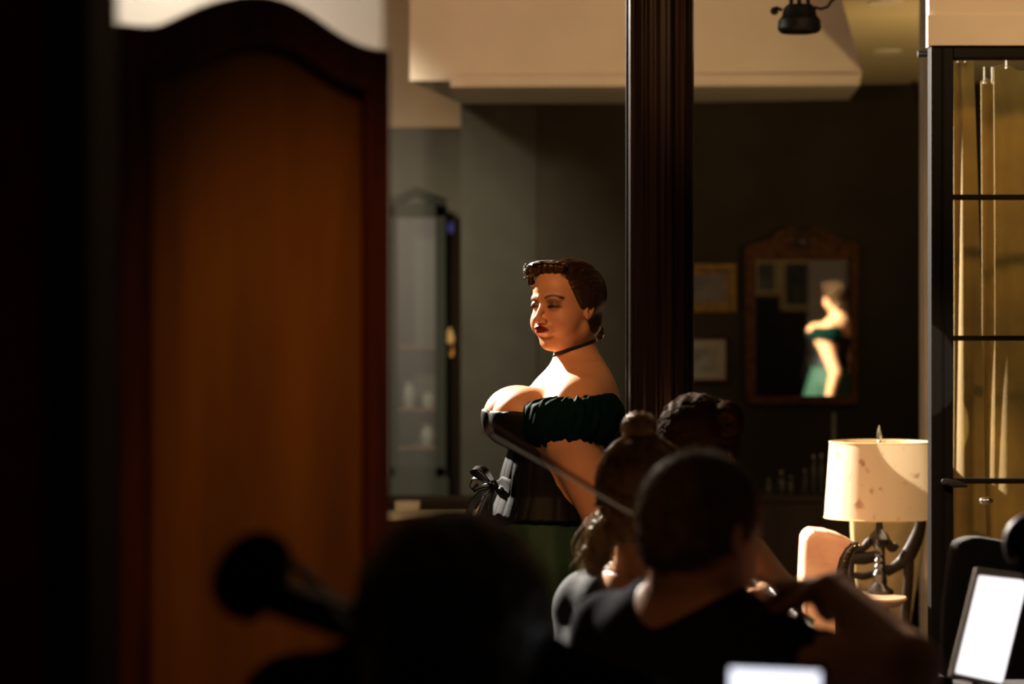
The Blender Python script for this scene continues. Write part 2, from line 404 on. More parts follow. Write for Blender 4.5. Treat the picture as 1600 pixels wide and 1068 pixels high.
def head(q, fat=0.0, ears=True):
    x, y, z = q
    ax = np.abs(x); m = [ax, y, z]
    d = ell(q, (0, -14, 20), (75, 96, 90))
    d = smin(d, ell(q, (0, 22, -26), (61+fat*4, 64, 82)), 24)
    d = smin(d, ell(q, (0, 30, 42), (60, 56, 52)), 24)               # forehead
    d = smin(d, ell(m, (36, 40, -46), (27+fat*7, 38, 34)), 18)        # cheeks
    d = smin(d, ell(q, (0, 52, -98), (21, 20, 18)), 16)               # chin
    d = smin(d, cap(m, (58, 0, -62), (24, 42, -93), 16+fat*3, 17), 16)  # jaw
    if fat: d = smin(d, ell(q, (0, 20, -99), (46, 40, 18)), 18)
    d = smin(d, cap(m, (10, 85, 15), (44, 74, 15), 6.5, 5), 12)       # brow ridge
    e = ell(m, (31, 96, 0), (15, 13, 11)); d = smax(d, -e, 12)        # sockets
    d = smin(d, ell(m, (31, 75, -1), (14.5, 13.5, 12)), 3)            # closed lids
    lid = cap(m, (20, 88, -5), (42, 84, -4), 1.8); d = smin(d, lid, 3)
    d = smin(d, cap(q, (0, 84, 4), (0, 105, -34), 6.5, 8.8), 9)       # nose
    d = smin(d, ell(q, (0, 109, -39), (11.5, 10.5, 9.5)), 6)
    d = smin(d, ell(m, (12, 97, -40), (7.5, 9, 7.5)), 5)
    d = smax(d, -ell(m, (6.5, 103, -47), (3.4, 5, 3)), 2)
    d = smin(d, ell(q, (0, 83, -62), (28, 10, 19)), 12)               # muzzle
    d = smax(d, -cap(m, (0, 98, -63.5), (21, 89, -61.5), 1.3), 3)      # mouth line
    d = smin(d, ell(m, (9, 90.5, -58.5), (16, 6.5, 5)), 5)
    d = smin(d, ell(q, (0, 90.5, -69), (20, 7, 6)), 5)
    d = smax(d, -ell(q, (0, 97, -82), (16, 8, 6)), 8)
    if ears:
        t = [ax, y+0.25*z, z]
        ear = smax(ell(t, (76, -10, -12), (8, 15, 27)), -ell(t, (83, -8, -9), (6, 9, 17)), 4)
        d = smin(d, ear, 5)
    return d

def head_color(q, skin, lips=(0.20, 0.018, 0.016), shadow=None, brow=(0.07, 0.035, 0.02), blush=0.0):
    x, y, z = q; ax = np.abs(x)
    c = np.tile(np.array(skin), (len(x), 1))
    def mixc(w, col):
        nonlocal c
        w = np.clip(w, 0, 1)[:, None]; c = c*(1-w)+np.array(col)*w
    if blush:
        mixc(blush*np.exp(-(((ax-42)/18)**2+((z+40)/16)**2))*(y > 40), (0.62, 0.22, 0.16))
    if shadow:
        mixc(0.95*np.exp(-(((ax-31)/16)**4+((z-2)/11)**4))*(y > 55), shadow)
        mixc(1.4*np.exp(-(((ax-32)/15)**4+((z+5.5)/2.4)**2))*(y > 55), (0.015, 0.008, 0.006))
    if brow:
        z0 = 16+6.5*np.sin(np.clip((ax-11)/42, 0, 1)*3.14159)
        mixc(1.3*np.exp(-((z-z0)/3.4)**4)*((ax > 11) & (ax < 54) & (y > 40))*0.85, brow)
    if lips:
        mixc(2.6*(1-((x/26)**2+((z+63.5)/10)**2))*(y > 78), lips)
    return c

def hand(p, w, dr, back, size=1.0, curl=(35, 45, 30), side=1, spread=6):
    """five-fingered hand: w wrist, dr pointing direction, back = normal of the back of the hand"""
    w = Vector(w); dr = Vector(dr).normalized(); bk = Vector(back); bk = (bk-dr*bk.dot(dr)).normalized(); ac = dr.cross(bk)*side
    s = size; d = None
    lens = [(0.043, 0.026, 0.020), (0.047, 0.030, 0.021), (0.043, 0.027, 0.020), (0.034, 0.020, 0.018)]
    offs = [0.028, 0.009, -0.010, -0.028]; kn = [0.088, 0.092, 0.086, 0.078]
    for i in range(4):
        k = w+dr*kn[i]*s+ac*offs[i]*s+bk*0.004*s
        c = cap(p, w+ac*offs[i]*0.5*s, k, 0.0135*s, 0.0115*s)
        d = c if d is None else smin(d, c, 0.014*s)
    for i in range(4):
        k = w+dr*kn[i]*s+ac*offs[i]*s+bk*0.003*s
        a = 0.0; fd = None; pos = k; r = (0.0098, 0.0088, 0.008)
        for j in range(3):
            a += math.radians(curl[j]*(1+0.12*(i-1)))
            v = (dr*math.cos(a)-bk*math.sin(a)+ac*math.radians(spread)*(1.5-i)).normalized()
            nx = pos+v*lens[i][j]*s
            c = cap(p, pos, nx, r[j]*s, r[min(j+1, 2)]*0.95*s)
            fd = c if fd is None else np.minimum(fd, c); pos = nx
        d = smin(d, fd, 0.005*s)
    t0 = w+dr*0.022*s+ac*0.022*s; t1 = t0+(dr*0.55+ac*0.75-bk*0.35).normalized()*0.042*s
    t2 = t1+(dr*0.85+ac*0.15-bk*0.45).normalized()*0.032*s; t3 = t2+(dr*0.8-ac*0.25-bk*0.5).normalized()*0.026*s
    th = np.minimum(np.minimum(cap(p, t0, t1, 0.014*s, 0.011*s), cap(p, t1, t2, 0.0105*s, 0.0095*s)), cap(p, t2, t3, 0.0095*s, 0.008*s))
    return smin(d, th, 0.010*s)

def strands(mb, paths, r=0.0012, n=3):
    for pts in paths:
        m = len(pts)
        mb.tube(pts, [r*(1.0 if i < m-2 else 0.6) for i in range(m)], n)

# ------------------------------------------------------------------ the room
st = lambda o: tag(o, None, None, kind='structure')
def poly_wall(name, pts, z0, z1, m_, thick=0.12):
    """vertical wall through plan points (x, y), thickness away from the camera"""
    mb = MB()
    for (a, b) in zip(pts[:-1], pts[1:]):
        d = (Vector((b[0]-a[0], b[1]-a[1], 0))).normalized(); n_ = Vector((-d.y, d.x, 0))*thick
        A = Vector((*a, 0)); B_ = Vector((*b, 0))
        vs = [A+Vector((0, 0, z0)), B_+Vector((0, 0, z0)), B_+n_+Vector((0, 0, z0)), A+n_+Vector((0, 0, z0))]
        vs += [v+Vector((0, 0, z1-z0)) for v in vs]
        mb.add(vs, [(3,2,1,0),(4,5,6,7),(0,1,5,4),(1,2,6,5),(2,3,7,6),(3,0,4,7)])
    return st(mb.obj(name, m_))
WD = Vector((0.983, -0.182, 0)).normalized()          # run of the far wall, the room is turned against the view
WN = Vector((-WD.y, WD.x, 0))                          # into the wall
W0 = Vector((1.55, 12.65, 0))
WR = math.atan2(WD.y, WD.x)
def onwall(px, py, off=0.0):
    """point of the far wall, off metres in front, seen at px, py"""
    d = Vector(((px-800)/FPX, 1, -(py-534)/FPX)); o = W0-WN*off
    t = o.dot(WN)/d.dot(WN)
    return Vector((0, 0, CAMZ))+d*t
def wp(px, off=0.0):
    v = onwall(px, 534, off); return (v.x, v.y)
ZC = 2.80; ZH = 3.9
st(MB().box((-5, -2.5, -0.1), (6, 17, 0)).obj('floor', M['floor']))
st(MB().box((-5, -2.5, ZH), (6, 17, ZH+0.1)).obj('ceiling', M['cream']))
poly_wall('wall_far', [wp(838), wp(1600)], 0, ZC+0.02, M['wall_far'])
a = wp(838); c = P(720, 534, 12.9)
poly_wall('wall_pier', [(c.x, c.y), (a[0], a[1]-0.006)], 0, ZC+0.02, M['wall_dark'])
# return of the pier running back into the recess
mb = MB(); mb.box((c.x, c.y+0.12, 0), (c.x+0.12, 15.2, ZC+0.6)); st(mb.obj('wall_return', M['wall_dark']))
D2 = 14.9
zl = CAMZ+(534-200)*D2/FPX
st(MB().box((-4.2, D2, 0), (c.x+0.3, D2+0.12, zl)).obj('wall_recess', M['wall_recess']))
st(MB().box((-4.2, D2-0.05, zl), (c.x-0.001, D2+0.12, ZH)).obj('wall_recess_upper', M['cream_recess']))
# bulkhead over the pier: two steps, oblique left end
D1 = 12.02
def zat(y, D): return CAMZ+(534-y)*D/FPX
def xat(x, D): return (x-800)*D/FPX
def slab(name, plan, z0, z1, m_):
    n_ = len(plan); vs = [Vector((x, y, z0)) for x, y in plan]+[Vector((x, y, z1)) for x, y in plan]
    fs = [tuple(range(n_-1, -1, -1)), tuple(range(n_, 2*n_))]+[(i, (i+1) % n_, (i+1) % n_+n_, i+n_) for i in range(n_)]
    return st(MB().add(vs, fs).obj(name, m_))
slab('trim_1', [(xat(640, D1), D1), (xat(1342, D1), D1-0.08), (xat(1342, D1)+0.05, 12.9), (c.x-0.02, 13.1)], zat(126, D1), ZH, M['cream'])
slab('trim_2', [(xat(704, D1-.04), D1-0.04), (xat(1340, D1-.04), D1-0.12), (xat(1340, D1)+0.05, 12.8), (c.x+0.02, 12.84), (xat(706, 12.5), 12.5)], zat(137, D1), zat(120, D1), M['cream'])
# the lower ceiling to the right of the bulkhead
slab('ceiling_low', [(xat(1343, 12.0), 12.75), (xat(1341, 12.0), 11.9), (xat(1308, 9.0), 9.0), (xat(1290, 7.4), 7.4), (4.5, 7.4), (4.5, 12.2)], ZC+0.02, ZC+0.14, M['ceil_low'])
poly_wall('wall_right', [(4.4, 12.2), (4.4, -2.4)], 0, ZH, M['wall_dark'])
st(MB().box((-4.3, -2.4, 0), (-4.2, 15.1, ZH)).obj('wall_left', M['cream']))
st(MB().box((-4.3, -2.5, 0), (4.5, -2.4, ZH)).obj('wall_back', M['wall_dark']))
st(MB().box((xat(-900, 2.3), 2.405, 0), (xat(72, 2.3), 2.42, ZH)).obj('wall_near_lining', M['cream']))
# dark doorway edge close to the camera on the left
st(MB().box((xat(-900, 2.3), 2.30, 0), (xat(72, 2.3), 2.40, ZH)).obj('wall_near', M['redwall']))
mb = MB(); mb.box((xat(68, 2.25), 2.25, 0), (xat(138, 2.25), 2.42, ZH)); mb.box((xat(84, 2.25), 2.235, 0), (xat(120, 2.25), 2.25, ZH))
st(mb.obj('door_frame_near', M['jamb'], bevel=0.004))

# glazed steel partition on the right
DF = 7.0; X0 = xat(1453, DF)
WX = X0+1.35
st(MB().box((X0-0.006, DF-0.02, zat(73, DF)), (4.3, DF+0.03, ZH)).obj('wall_header', M['cream']))
st(MB().box((X0-0.012, DF-0.035, zat(73, DF)), (4.3, DF-0.02, zat(26, DF))).obj('trim_header', M['cream']))
win = thing('window_1', None, None, (X0, DF, 0)); win['kind'] = 'structure'
zt = zat(73, DF)
fr = MB()
fr.box((0, -0.02, 0), (xat(1488, DF)-X0, 0.04, zt)); fr.box((xat(1488, DF)-X0, -0.02, zat(92, DF)), (1.35, 0.04, zt))
fr.box((1.29, -0.02, 0), (1.35, 0.04, zat(92, DF)))
fr.box((0.03, -0.03, 0), (0.036, -0.02, zt))
o = fr.obj('window_frame', M['steel'], win, bevel=0.003); st(o)
bars = MB()
for y in (308, 528, 751, 973):
    bars.box((xat(1488, DF)-X0, -0.012, zat(y+4, DF)), (1.29, 0.02, zat(y-4, DF)))
st(bars.obj('glazing_bars', M['steel'], win))
st(MB().box((xat(1488, DF)-X0, 0.0, 0.02), (1.29, 0.006, zat(92, DF))).obj('window_pane', M['glass'], win))
lv = MB()
a_ = P(1476, 752, DF-0.05)-Vector((X0, DF, 0)); b_ = P(1512, 759, DF-0.06)-Vector((X0, DF, 0))
lv.tube([a_, (a_+b_)/2, b_], [0.009, 0.012, 0.004], 10); lv.tube([a_, a_+Vector((0, 0.05, 0))], 0.008, 10)
o = lv.obj('lever_handle', M['black_metal'], win, True); o['label'] = 'black lever handle'; st(o)
kb = MB(); kp = P(1541, 782, DF+0.03)-Vector((X0, DF, 0)); kb.ball(kp, (0.020, 0.012, 0.012), 12)
o = kb.obj('latch_knob', M['chrome'], win, True); st(o)
# pale corner post behind the lamp
st(MB().box((xat(1443.5, 9.0), 9.0, 0), (xat(1443.5, 9.0)+0.035, 9.1, ZC+0.02)).obj('trim_corner', M['cream']))

# curtain behind the partition
def curtain(name, label, pxa, pxb, D, ytop, folds, parent=None, amp=0.03, taper=0.0, seed=1):
    xa, xb = xat(pxa, D), xat(pxb, D); zt_ = zat(ytop, D); nu, nv = 90, 24
    vs = []; rnd = random.Random(seed); ph = rnd.random()*6
    for j in range(nv+1):
        v = j/nv; z = zt_*(1-v)+0.02*v
        for i in range(nu+1):
            u = i/nu
            xx = xa+(xb-xa)*u+taper*v*u
            yy = D+amp*math.sin(u*folds*2*math.pi+ph+0.6*math.sin(v*3))*(0.6+0.4*v)+0.012*math.sin(u*folds*4.3+2*v)
            vs.append((xx+0.006*math.sin(u*folds*6+v*4), yy, z+0.012*math.sin(u*folds*2*math.pi)*(1-v)))
    fs = [(j*(nu+1)+i, j*(nu+1)+i+1, (j+1)*(nu+1)+i+1, (j+1)*(nu+1)+i) for j in range(nv) for i in range(nu)]
    o = mesh_obj(name, vs, fs, M['curtain'], parent, True)
    s = o.modifiers.new('thick', 'SOLIDIFY'); s.thickness = 0.003
    return o
cs = [('olive gold curtain length at the edge of the glazed partition, tightly folded', 1489, 1518, 7.30, 96, 1.2, 0.012, 0.075),
      ('narrow olive curtain fold hanging second from the partition frame behind glass', 1532, 1562, 7.39, 128, 0.8, 0.012, 0.0),
      ('wide flat olive curtain length behind the glass beside the picture edge', 1553, 1650, 7.33, 105, 1.6, 0.014, 0.0)]
for i, (lb, a_, b_, D, yt, fo, am, tp) in enumerate(cs):
    t = thing('curtain', lb, 'curtain', group='olive curtains behind the glazed partition')
    curtain('curtain_cloth', lb, a_, b_, D, yt, fo, t, am, tp, i+1)
    mb = MB()
    for q in range(2 if i < 2 else 3):
        px = a_+(b_-a_)*(0.2+0.4*q)
        c0 = P(px, yt+2, D-0.01)
        mb = MB(); mb.tube([c0+Vector((0, 0, 0.05)), c0], 0.002, 8); mb.ball(c0+Vector((0, -0.01, 0)), 0.006, 8)
        mb.obj('curtain_clip', M['chrome'], t, True)
tag(MB().tube([(X0+0.02, 7.33, zat(84, 7.33)), (X0+1.3, 7.33, zat(84, 7.33))], 0.010, 10).obj('curtain_rod', M['black_metal'], None, True),
    'thin dark rod carrying the olive curtains behind the glass', 'curtain rod')

# recessed downlights in the lower ceiling
for (px, py), lb in zip(((1386, 80), (1384, 3)), ('recessed ceiling light nearer the dark wall', 'recessed ceiling light at the top edge of the picture')):
    D = (ZC+0.02-CAMZ)*FPX/(534-py); p = P(px, py, D)
    t = thing('recessed_downlight', lb, 'ceiling light', (p.x, p.y, ZC+0.02), group='downlights in the low ochre ceiling')
    MB().lathe([(0.045, -0.001), (0.066, -0.006), (0.070, 0.0), (0.066, 0.004)], 32).obj('trim_ring', M['cream'], t, True)
    MB().lathe([(0.001, -0.002), (0.045, -0.002), (0.045, 0.0)], 32).obj('lens_disc', M['white'], t, True)
# small dark sensor ball at the end of the dark wall
p = onwall(1433, 128, 0.10)
t = thing('wall_camera', 'small round black security camera where dark wall meets low ceiling', 'camera', p)
MB().ball((0, 0, 0), 0.030, 12).obj('housing', M['black_metal'], t, True)
MB().tube([(0.0, 0, 0.02), (0.0, 0.05, 0.06), (0.0, 0.12, 0.062)], 0.012, 8).obj('bracket', M['black_metal'], t, True)
MB().tube([(0.01, 0.01, -0.02), (0.022, 0.02, -0.06), (0.022, 0.05, -0.12)], 0.006, 8).obj('cable', M['black_metal'], t, True)

# rear wall of the room, seen only in the mirror: a pale pilaster and a dark picture
n_m = Matrix.Rotation(WR-0.002, 3, 'Z') @ Matrix.Rotation(math.radians(1.15), 3, 'X') @ Vector((0, -1, 0))
def behind(px, py, yb=-2.38):
    o = onwall(px, py, 0.06); d = (o-Vector((0, 0, CAMZ))).normalized(); r_ = d-n_m*2*d.dot(n_m)
    return o+r_*((yb-o.y)/r_.y)
a_, b_ = behind(1283, 480), behind(1345, 380)
st(MB().box((min(a_.x, b_.x), -2.4, 0), (max(a_.x, b_.x), -2.34, 3.4)).obj('trim_rear', M['cream']))
for (xa, ya, xb, yb_), lb, mt_ in (((1226, 410, 1281, 478), 'large dark picture on the rear wall, seen in the mirror', 'print_dark'), ((1183, 410, 1212, 455), 'small dark picture on the rear wall, seen at the mirror edge', 'print_grey')):
    a_, b_ = behind(xa, yb_), behind(xb, ya)
    x0_, x1_, z0_, z1_ = min(a_.x, b_.x), max(a_.x, b_.x), min(a_.z, b_.z), max(a_.z, b_.z)
    t = thing('framed_picture', lb, 'picture', ((x0_+x1_)/2, -2.4, (z0_+z1_)/2))
    w2, h2 = (x1_-x0_)/2, (z1_-z0_)/2
    f = MB(); f.box((-w2-.04, 0, -h2-.04), (w2+.04, 0.03, -h2)); f.box((-w2-.04, 0, h2), (w2+.04, 0.03, h2+.04)); f.box((-w2-.04, 0, -h2), (-w2, 0.03, h2)); f.box((w2, 0, -h2), (w2+.04, 0.03, h2))
    f.obj('picture_frame', M['linen'], t); MB().box((-w2, 0, -h2), (w2, 0.015, h2)).obj('print', M[mt_], t)
spot('rear_wash', (-1.5, 1.0, 3.5), (-2.2, -2.4, 1.9), 60, (1.0, 0.66, 0.38), 60, 0.9, 0.1)  # added out of view to brighten the rear wall in the mirror

# ------------------------------------------------------------------ column
t = thing('carved_column', 'dark varnished fluted wooden column standing just behind the singer', 'column', (xat(1031, 5.62), 5.62, 0))
t['kind'] = 'structure'
mb = MB(); n_ = 192; vs = []
R0 = 0.081
for z in (0.0, ZH):
    for k in range(n_):
        a_ = 2*math.pi*k/n_; rr = R0*(1-0.055*(0.5-0.5*math.cos(a_*14))**0.6-0.03*(0.5+0.5*math.cos(a_*28+1)))
        vs.append((rr*math.cos(a_), rr*math.sin(a_), z))
mb.add(vs, [(k, (k+1) % n_, (k+1) % n_+n_, k+n_) for k in range(n_)])
o = mb.obj('shaft', M['column'], t, True, angle=50)
MB().lathe([(0.13, 0), (0.13, 0.08), (0.115, 0.12), (0.12, 0.16), (0.098, 0.22), (0.088, 0.24)], 48).obj('plinth', M['column'], t, True)
MB().lathe([(0.085, 3.60), (0.11, 3.64), (0.10, 3.70), (0.14, 3.80), (0.14, 3.9)], 48).obj('capital', M['column'], t, True)

# ------------------------------------------------------------------ stage spotlight hanging at the top
p = P(1249, 30, 8.2)
t = thing('stage_spotlight', 'black stage spotlight hanging from the ceiling in front of the cream bulkhead', 'spotlight', p)
u_ = 8.2/FPX
MB().lathe([(0.001, 22*u_), (20*u_, 22*u_), (25*u_, 17*u_), (27*u_, 5*u_), (33*u_, -2*u_), (34*u_, -15*u_), (31*u_, -20*u_), (28*u_, -21*u_), (27*u_, -10*u_), (0.001, -10*u_)], 32).obj('lamp_body', M['black_metal'], t, True)
mb = MB(); mb.tube([(-27*u_, 0, 14*u_), (-36*u_, 0, 18*u_), (-40*u_, 0, 13*u_)], 0.006, 8); mb.ball((-39*u_, 0, 13*u_), 0.014, 8); mb.obj('tilt_knob', M['black_metal'], t, True)
mb = MB(); mb.tube([(23*u_, 0, 19*u_), (33*u_, 0, 16*u_), (44*u_, 0, 19*u_), (50*u_, 0, 28*u_), (58*u_, 0, 33*u_), (52*u_, 0, 40*u_), (42*u_, 0, 34*u_)], 0.005, 8); mb.obj('power_cable', M['black_metal'], t, True)
mb = MB()
for x in (-13, 0, 14): mb.tube([(x*u_, 0, 20*u_), (x*u_*0.9, 0, 60*u_)], 0.007, 8)
mb.tube([(0, 0, 58*u_), (0, 0, ZH-p.z)], 0.016, 10); mb.obj('yoke', M['black_metal'], t, True)

# ------------------------------------------------------------------ folding screen (foreground left)
def screen_panel(root, A, B, outer, inner, ybot_in=0.12):
    """A, B: plan points of the panel's left and right edges; outer, inner: [(px, py)] of the tops"""
    A = Vector((*A, 0)); B = Vector((*B, 0)); d = (B-A); wdt = d.length; d.normalize(); nn = Vector((d.y, -d.x, 0))  # towards the camera
    def uz(px, py):
        k = (px-800)/FPX   # intersect the ray with the panel's vertical plane
        tt = (A.x-A.y*k)/(d.y*k-d.x); D = A.y+d.y*tt
        return tt, CAMZ-(py-534)*D/FPX
    o_ = [uz(*q) for q in outer]; i_ = [uz(*q) for q in inner]
    def smooth(pl, n=40):
        xs = np.array([q[0] for q in pl]); zs = np.array([q[1] for q in pl]); u = np.linspace(xs[0], xs[-1], n)
        zz = np.interp(u, xs, zs)
        for _ in range(3): zz[1:-1] = 0.25*zz[:-2]+0.5*zz[1:-1]+0.25*zz[2:]
        return list(zip(u, zz))
    so = smooth(o_); si = smooth(i_)
    W = lambda u, z, off: A+d*u+Vector((0, 0, z))+nn*off
    u0, u1 = so[0][0], so[-1][0]; a0, a1 = si[0][0], si[-1][0]
    outl = [(u0, 0.05)]+so+[(u1, 0.05)]; inl = [(a0, ybot_in)]+si+[(a1, ybot_in)]
    mb = MB(); n_ = len(outl); th = 0.016
    vs = [W(u, z, th) for u, z in outl]+[W(u, z, th) for u, z in inl]+[W(u, z, -th) for u, z in outl]+[W(u, z, -th) for u, z in inl]
    fs = []
    for i in range(n_):
        j = (i+1) % n_
        fs += [(i, j, j+n_, i+n_), (i+2*n_, i+3*n_, j+3*n_, j+2*n_), (i, i+2*n_, j+2*n_, j), (i+n_, j+n_, j+3*n_, i+3*n_)]
    mb.add(vs, fs); f_ = mb.obj('panel_frame', M['screen_frame'], root, bevel=0.004)
    mo = MB(); mo.tube([W(u, z, th*0.9) for u, z in inl], 0.007, 8, closed=True); mo.obj('beading', M['screen_frame'], root, True)
    # fielded infill panel, gently raised in the middle
    c0 = ((a0+a1)/2, 0.9); rings = [(1.0, 0.0), (0.965, 0.006), (0.93, 0.010), (0.0001, 0.012)]
    vs = []; fs = []; m_ = len(inl)
    for s_, off in rings:
        for u, z in inl: vs.append(W(c0[0]+(u-c0[0])*s_, c0[1]+(z-c0[1])*(s_ if s_ < .5 else 1-(1-s_)*0.35), off))
    for r_ in range(len(rings)-1):
        for i in range(m_):
            j = (i+1) % m_; fs.append((r_*m_+i, r_*m_+j, (r_+1)*m_+j, (r_+1)*m_+i))
    MB().add(vs, fs).obj('infill_panel', M['screen_panel'], root, True)
    for u in (u0+0.03, u1-0.03): MB().tube([W(u, 0, 0), W(u, 0.06, 0)], 0.014, 10).obj('foot', M['screen_frame'], root, True)
sc_ = thing('folding_screen', 'tall arched mahogany screen panel with cherry infill, blurred in front', 'folding screen')
Bp = P(600, 0, 3.3); Ap = P(178, 0, 3.03)
screen_panel(sc_, (Ap.x, Ap.y), (Bp.x, Bp.y),
    [(178, 38), (225, 44), (255, 40), (290, 22), (330, 4), (362, -5), (395, -8), (430, -2), (470, 18), (510, 47), (545, 69), (575, 78), (600, 80)],
    [(222, 112), (270, 104), (300, 90), (340, 74), (370, 66), (400, 63), (430, 68), (465, 86), (500, 112), (535, 131), (566, 142)])

# ------------------------------------------------------------------ things on the far wall
def picture(name, label, cat, x0, y0, x1, y1, fw, fm, matw, pm, group=None):
    a_ = onwall(x0, y1, 0.0); b_ = onwall(x1, y0, 0.0)
    W_ = Vector((b_.x-a_.x, b_.y-a_.y, 0)).length; H_ = b_.z-a_.z
    t = thing(name, label, cat, ((a_.x+b_.x)/2, (a_.y+b_.y)/2, (a_.z+b_.z)/2), (0, 0, WR), group)
    f = MB(); w2, h2 = W_/2, H_/2
    prof = [(0, 0.0), (0, 0.03), (fw*0.35, 0.038), (fw*0.7, 0.026), (fw, 0.018), (fw, 0.0)]
    vs = []
    for sx, sz in ((-1, -1), (1, -1), (1, 1), (-1, 1)):
        for i_, dpt in prof: vs.append((sx*(w2-i_), -dpt, sz*(h2-i_)))
    k = len(prof); f.add(vs, [(i*k+j, ((i+1) % 4)*k+j, ((i+1) % 4)*k+j+1, i*k+j+1) for i in range(4) for j in range(k-1)])
    f.obj('picture_frame', fm, t)
    if matw:
        MB().box((-w2+fw*.9, -0.012, -h2+fw*.9), (w2-fw*.9, -0.008, h2-fw*.9)).obj('mat_board', M['mat_board'], t)
    MB().box((-w2+fw+matw, -0.0145, -h2+fw+matw), (w2-fw-matw, -0.006, h2-fw-matw)).obj('print', pm, t)
    return t
picture('framed_picture', 'gilt framed dark picture on dark wall, upper one beside the column', 'picture', 1062, 412, 1151, 488, 0.055, M['gold'], 0, M['print_dark'])
picture('framed_picture', 'small framed print with ivory mat hanging under the gilt picture', 'picture', 1064, 524, 1140, 598, 0.02, M['brown_frame'], 0.045, M['print_grey'])

# mirror with carved crest, leaning slightly forward
mc = onwall(1254, 512, 0.05)
t = thing('wall_mirror', 'tall mirror in a carved brown frame reflecting the singer in green', 'mirror', mc, (math.radians(1.15), 0, WR-0.002))
ms = (mc.y)/FPX
x0, x1, z1, z0 = -73*ms, 75*ms, 106*ms, -107*ms
mb = MB()
outer = [(-86*ms, -120*ms), (86*ms, -120*ms), (88*ms, 130*ms), (70*ms, 134*ms), (52*ms, 140*ms), (36*ms, 152*ms), (20*ms, 158*ms), (6*ms, 152*ms), (0, 150*ms),
         (-6*ms, 152*ms), (-20*ms, 158*ms), (-36*ms, 152*ms), (-52*ms, 140*ms), (-70*ms, 134*ms), (-88*ms, 130*ms)]
# frame as four rails plus a shaped crest
mb.prism([(-86*ms, -120*ms), (86*ms, -120*ms), (86*ms, z0), (-86*ms, z0)], -0.03, 0.0)
mb.prism([(-86*ms, z0), (x0, z0), (x0, z1), (-88*ms, z1)], -0.03, 0.0)
mb.prism([(x1, z0), (86*ms, z0), (88*ms, z1), (x1, z1)], -0.03, 0.0)
mb.prism([(-88*ms, z1), (88*ms, z1)]+outer[2:], -0.03, 0.0)
mb.obj('mirror_frame', M['brown_frame'], t, bevel=0.006)
mb = MB()
for s_ in (-1, 1):
    mb.tube([(s_*(8+22*math.cos(a_))*ms, -0.034, (136+13*math.sin(a_))*ms) for a_ in np.linspace(0.2, 4.2, 14)], [0.012*(1-0.5*i/14) for i in range(14)], 8)
mb.ball((0, -0.036, 134*ms), (0.03, 0.015, 0.03), 10)
mb.obj('crest_carving', M['wood_dark'], t, True)
MB().box((x0-0.01, -0.014, z0-0.01), (x1+0.01, -0.008, z1+0.01)).obj('mirror_glass', M['mirror'], t)

# sideboard under the mirror with bottles and glasses
sb = thing('sideboard', 'low dark sideboard below the mirror holding bottles and glasses', 'sideboard', (xat(1230, 12.1), 12.1, 0), (0, 0, WR))
zs = zat(770, 12.1)
MB().box((-0.62, -0.2, 0.1), (0.62, 0.2, zs-0.03)).obj('carcass', M['wood_dark'], sb, bevel=0.004)
MB().box((-0.65, -0.22, zs-0.03), (0.65, 0.22, zs)).obj('worktop', M['wood_dark'], sb, bevel=0.004)
for i in range(3):
    dd = MB().box((-0.6+i*0.4, -0.215, 0.14), (-0.22+i*0.4, -0.2, zs-0.07)).obj('door', M['wood_dark'], sb, bevel=0.003)
    MB().ball((-0.25+i*0.4, -0.225, 0.5), 0.012, 8).obj('knob', M['brass'], dd, True)
for sx in (-0.55, 0.55):
    for sy in (-0.15, 0.15): MB().tube([(sx, sy, 0.1), (sx, sy, 0)], [0.025, 0.018], 10).obj('leg', M['wood_dark'], sb, True)
def onside(px, off): # on the sideboard
    D = 12.05+off; return (xat(px, D), D, zs)
botl = [(1202, 0, 0.075, 0.022, 'small round jar standing leftmost on the sideboard'), (1222, 0.05, 0.11, 0.028, 'squat dark bottle beside the round jar on sideboard'),
        (1236, -0.04, 0.09, 0.022, 'short dark tumbler between two bottles on the sideboard'), (1258, 0, 0.12, 0.016, 'pale stemmed glass standing alone on the sideboard'),
        (1272, 0.05, 0.19, 0.022, 'tall slim bottle second from the lamp on sideboard'), (1284, -0.02, 0.20, 0.020, 'tall bottle with pale top nearest the lamp shade')]
for px, off, hh, rr, lb in botl:
    q = onside(px, off)
    t = thing('bottle', lb, 'bottle', q, group='bottles and glasses on the sideboard')
    MB().lathe([(rr, 0), (rr, hh*0.55), (rr*0.9, hh*0.62), (rr*0.4, hh*0.75), (rr*0.4, hh*0.95), (0.001, hh*0.95)], 18).obj('glass_body', M['greyglass'], t, True)
    MB().lathe([(rr*0.45, hh*0.93), (rr*0.45, hh), (0.001, hh)], 14).obj('stopper', M['chrome'], t, True)
q = onside(1303, 0.1)
t = thing('candlestick', 'slender pale candle in holder rising behind the lamp shade', 'candle', q)
MB().lathe([(0.045, 0), (0.04, 0.012), (0.012, 0.03), (0.01, 0.06), (0.018, 0.07), (0.016, 0.085), (0.001, 0.085)], 20).obj('holder', M['brass'], t, True)
MB().lathe([(0.011, 0.08), (0.010, zat(646, 12.15)-zs), (0.001, zat(645, 12.15)-zs+0.004)], 14).obj('candle', M['print_grey'], t, True)

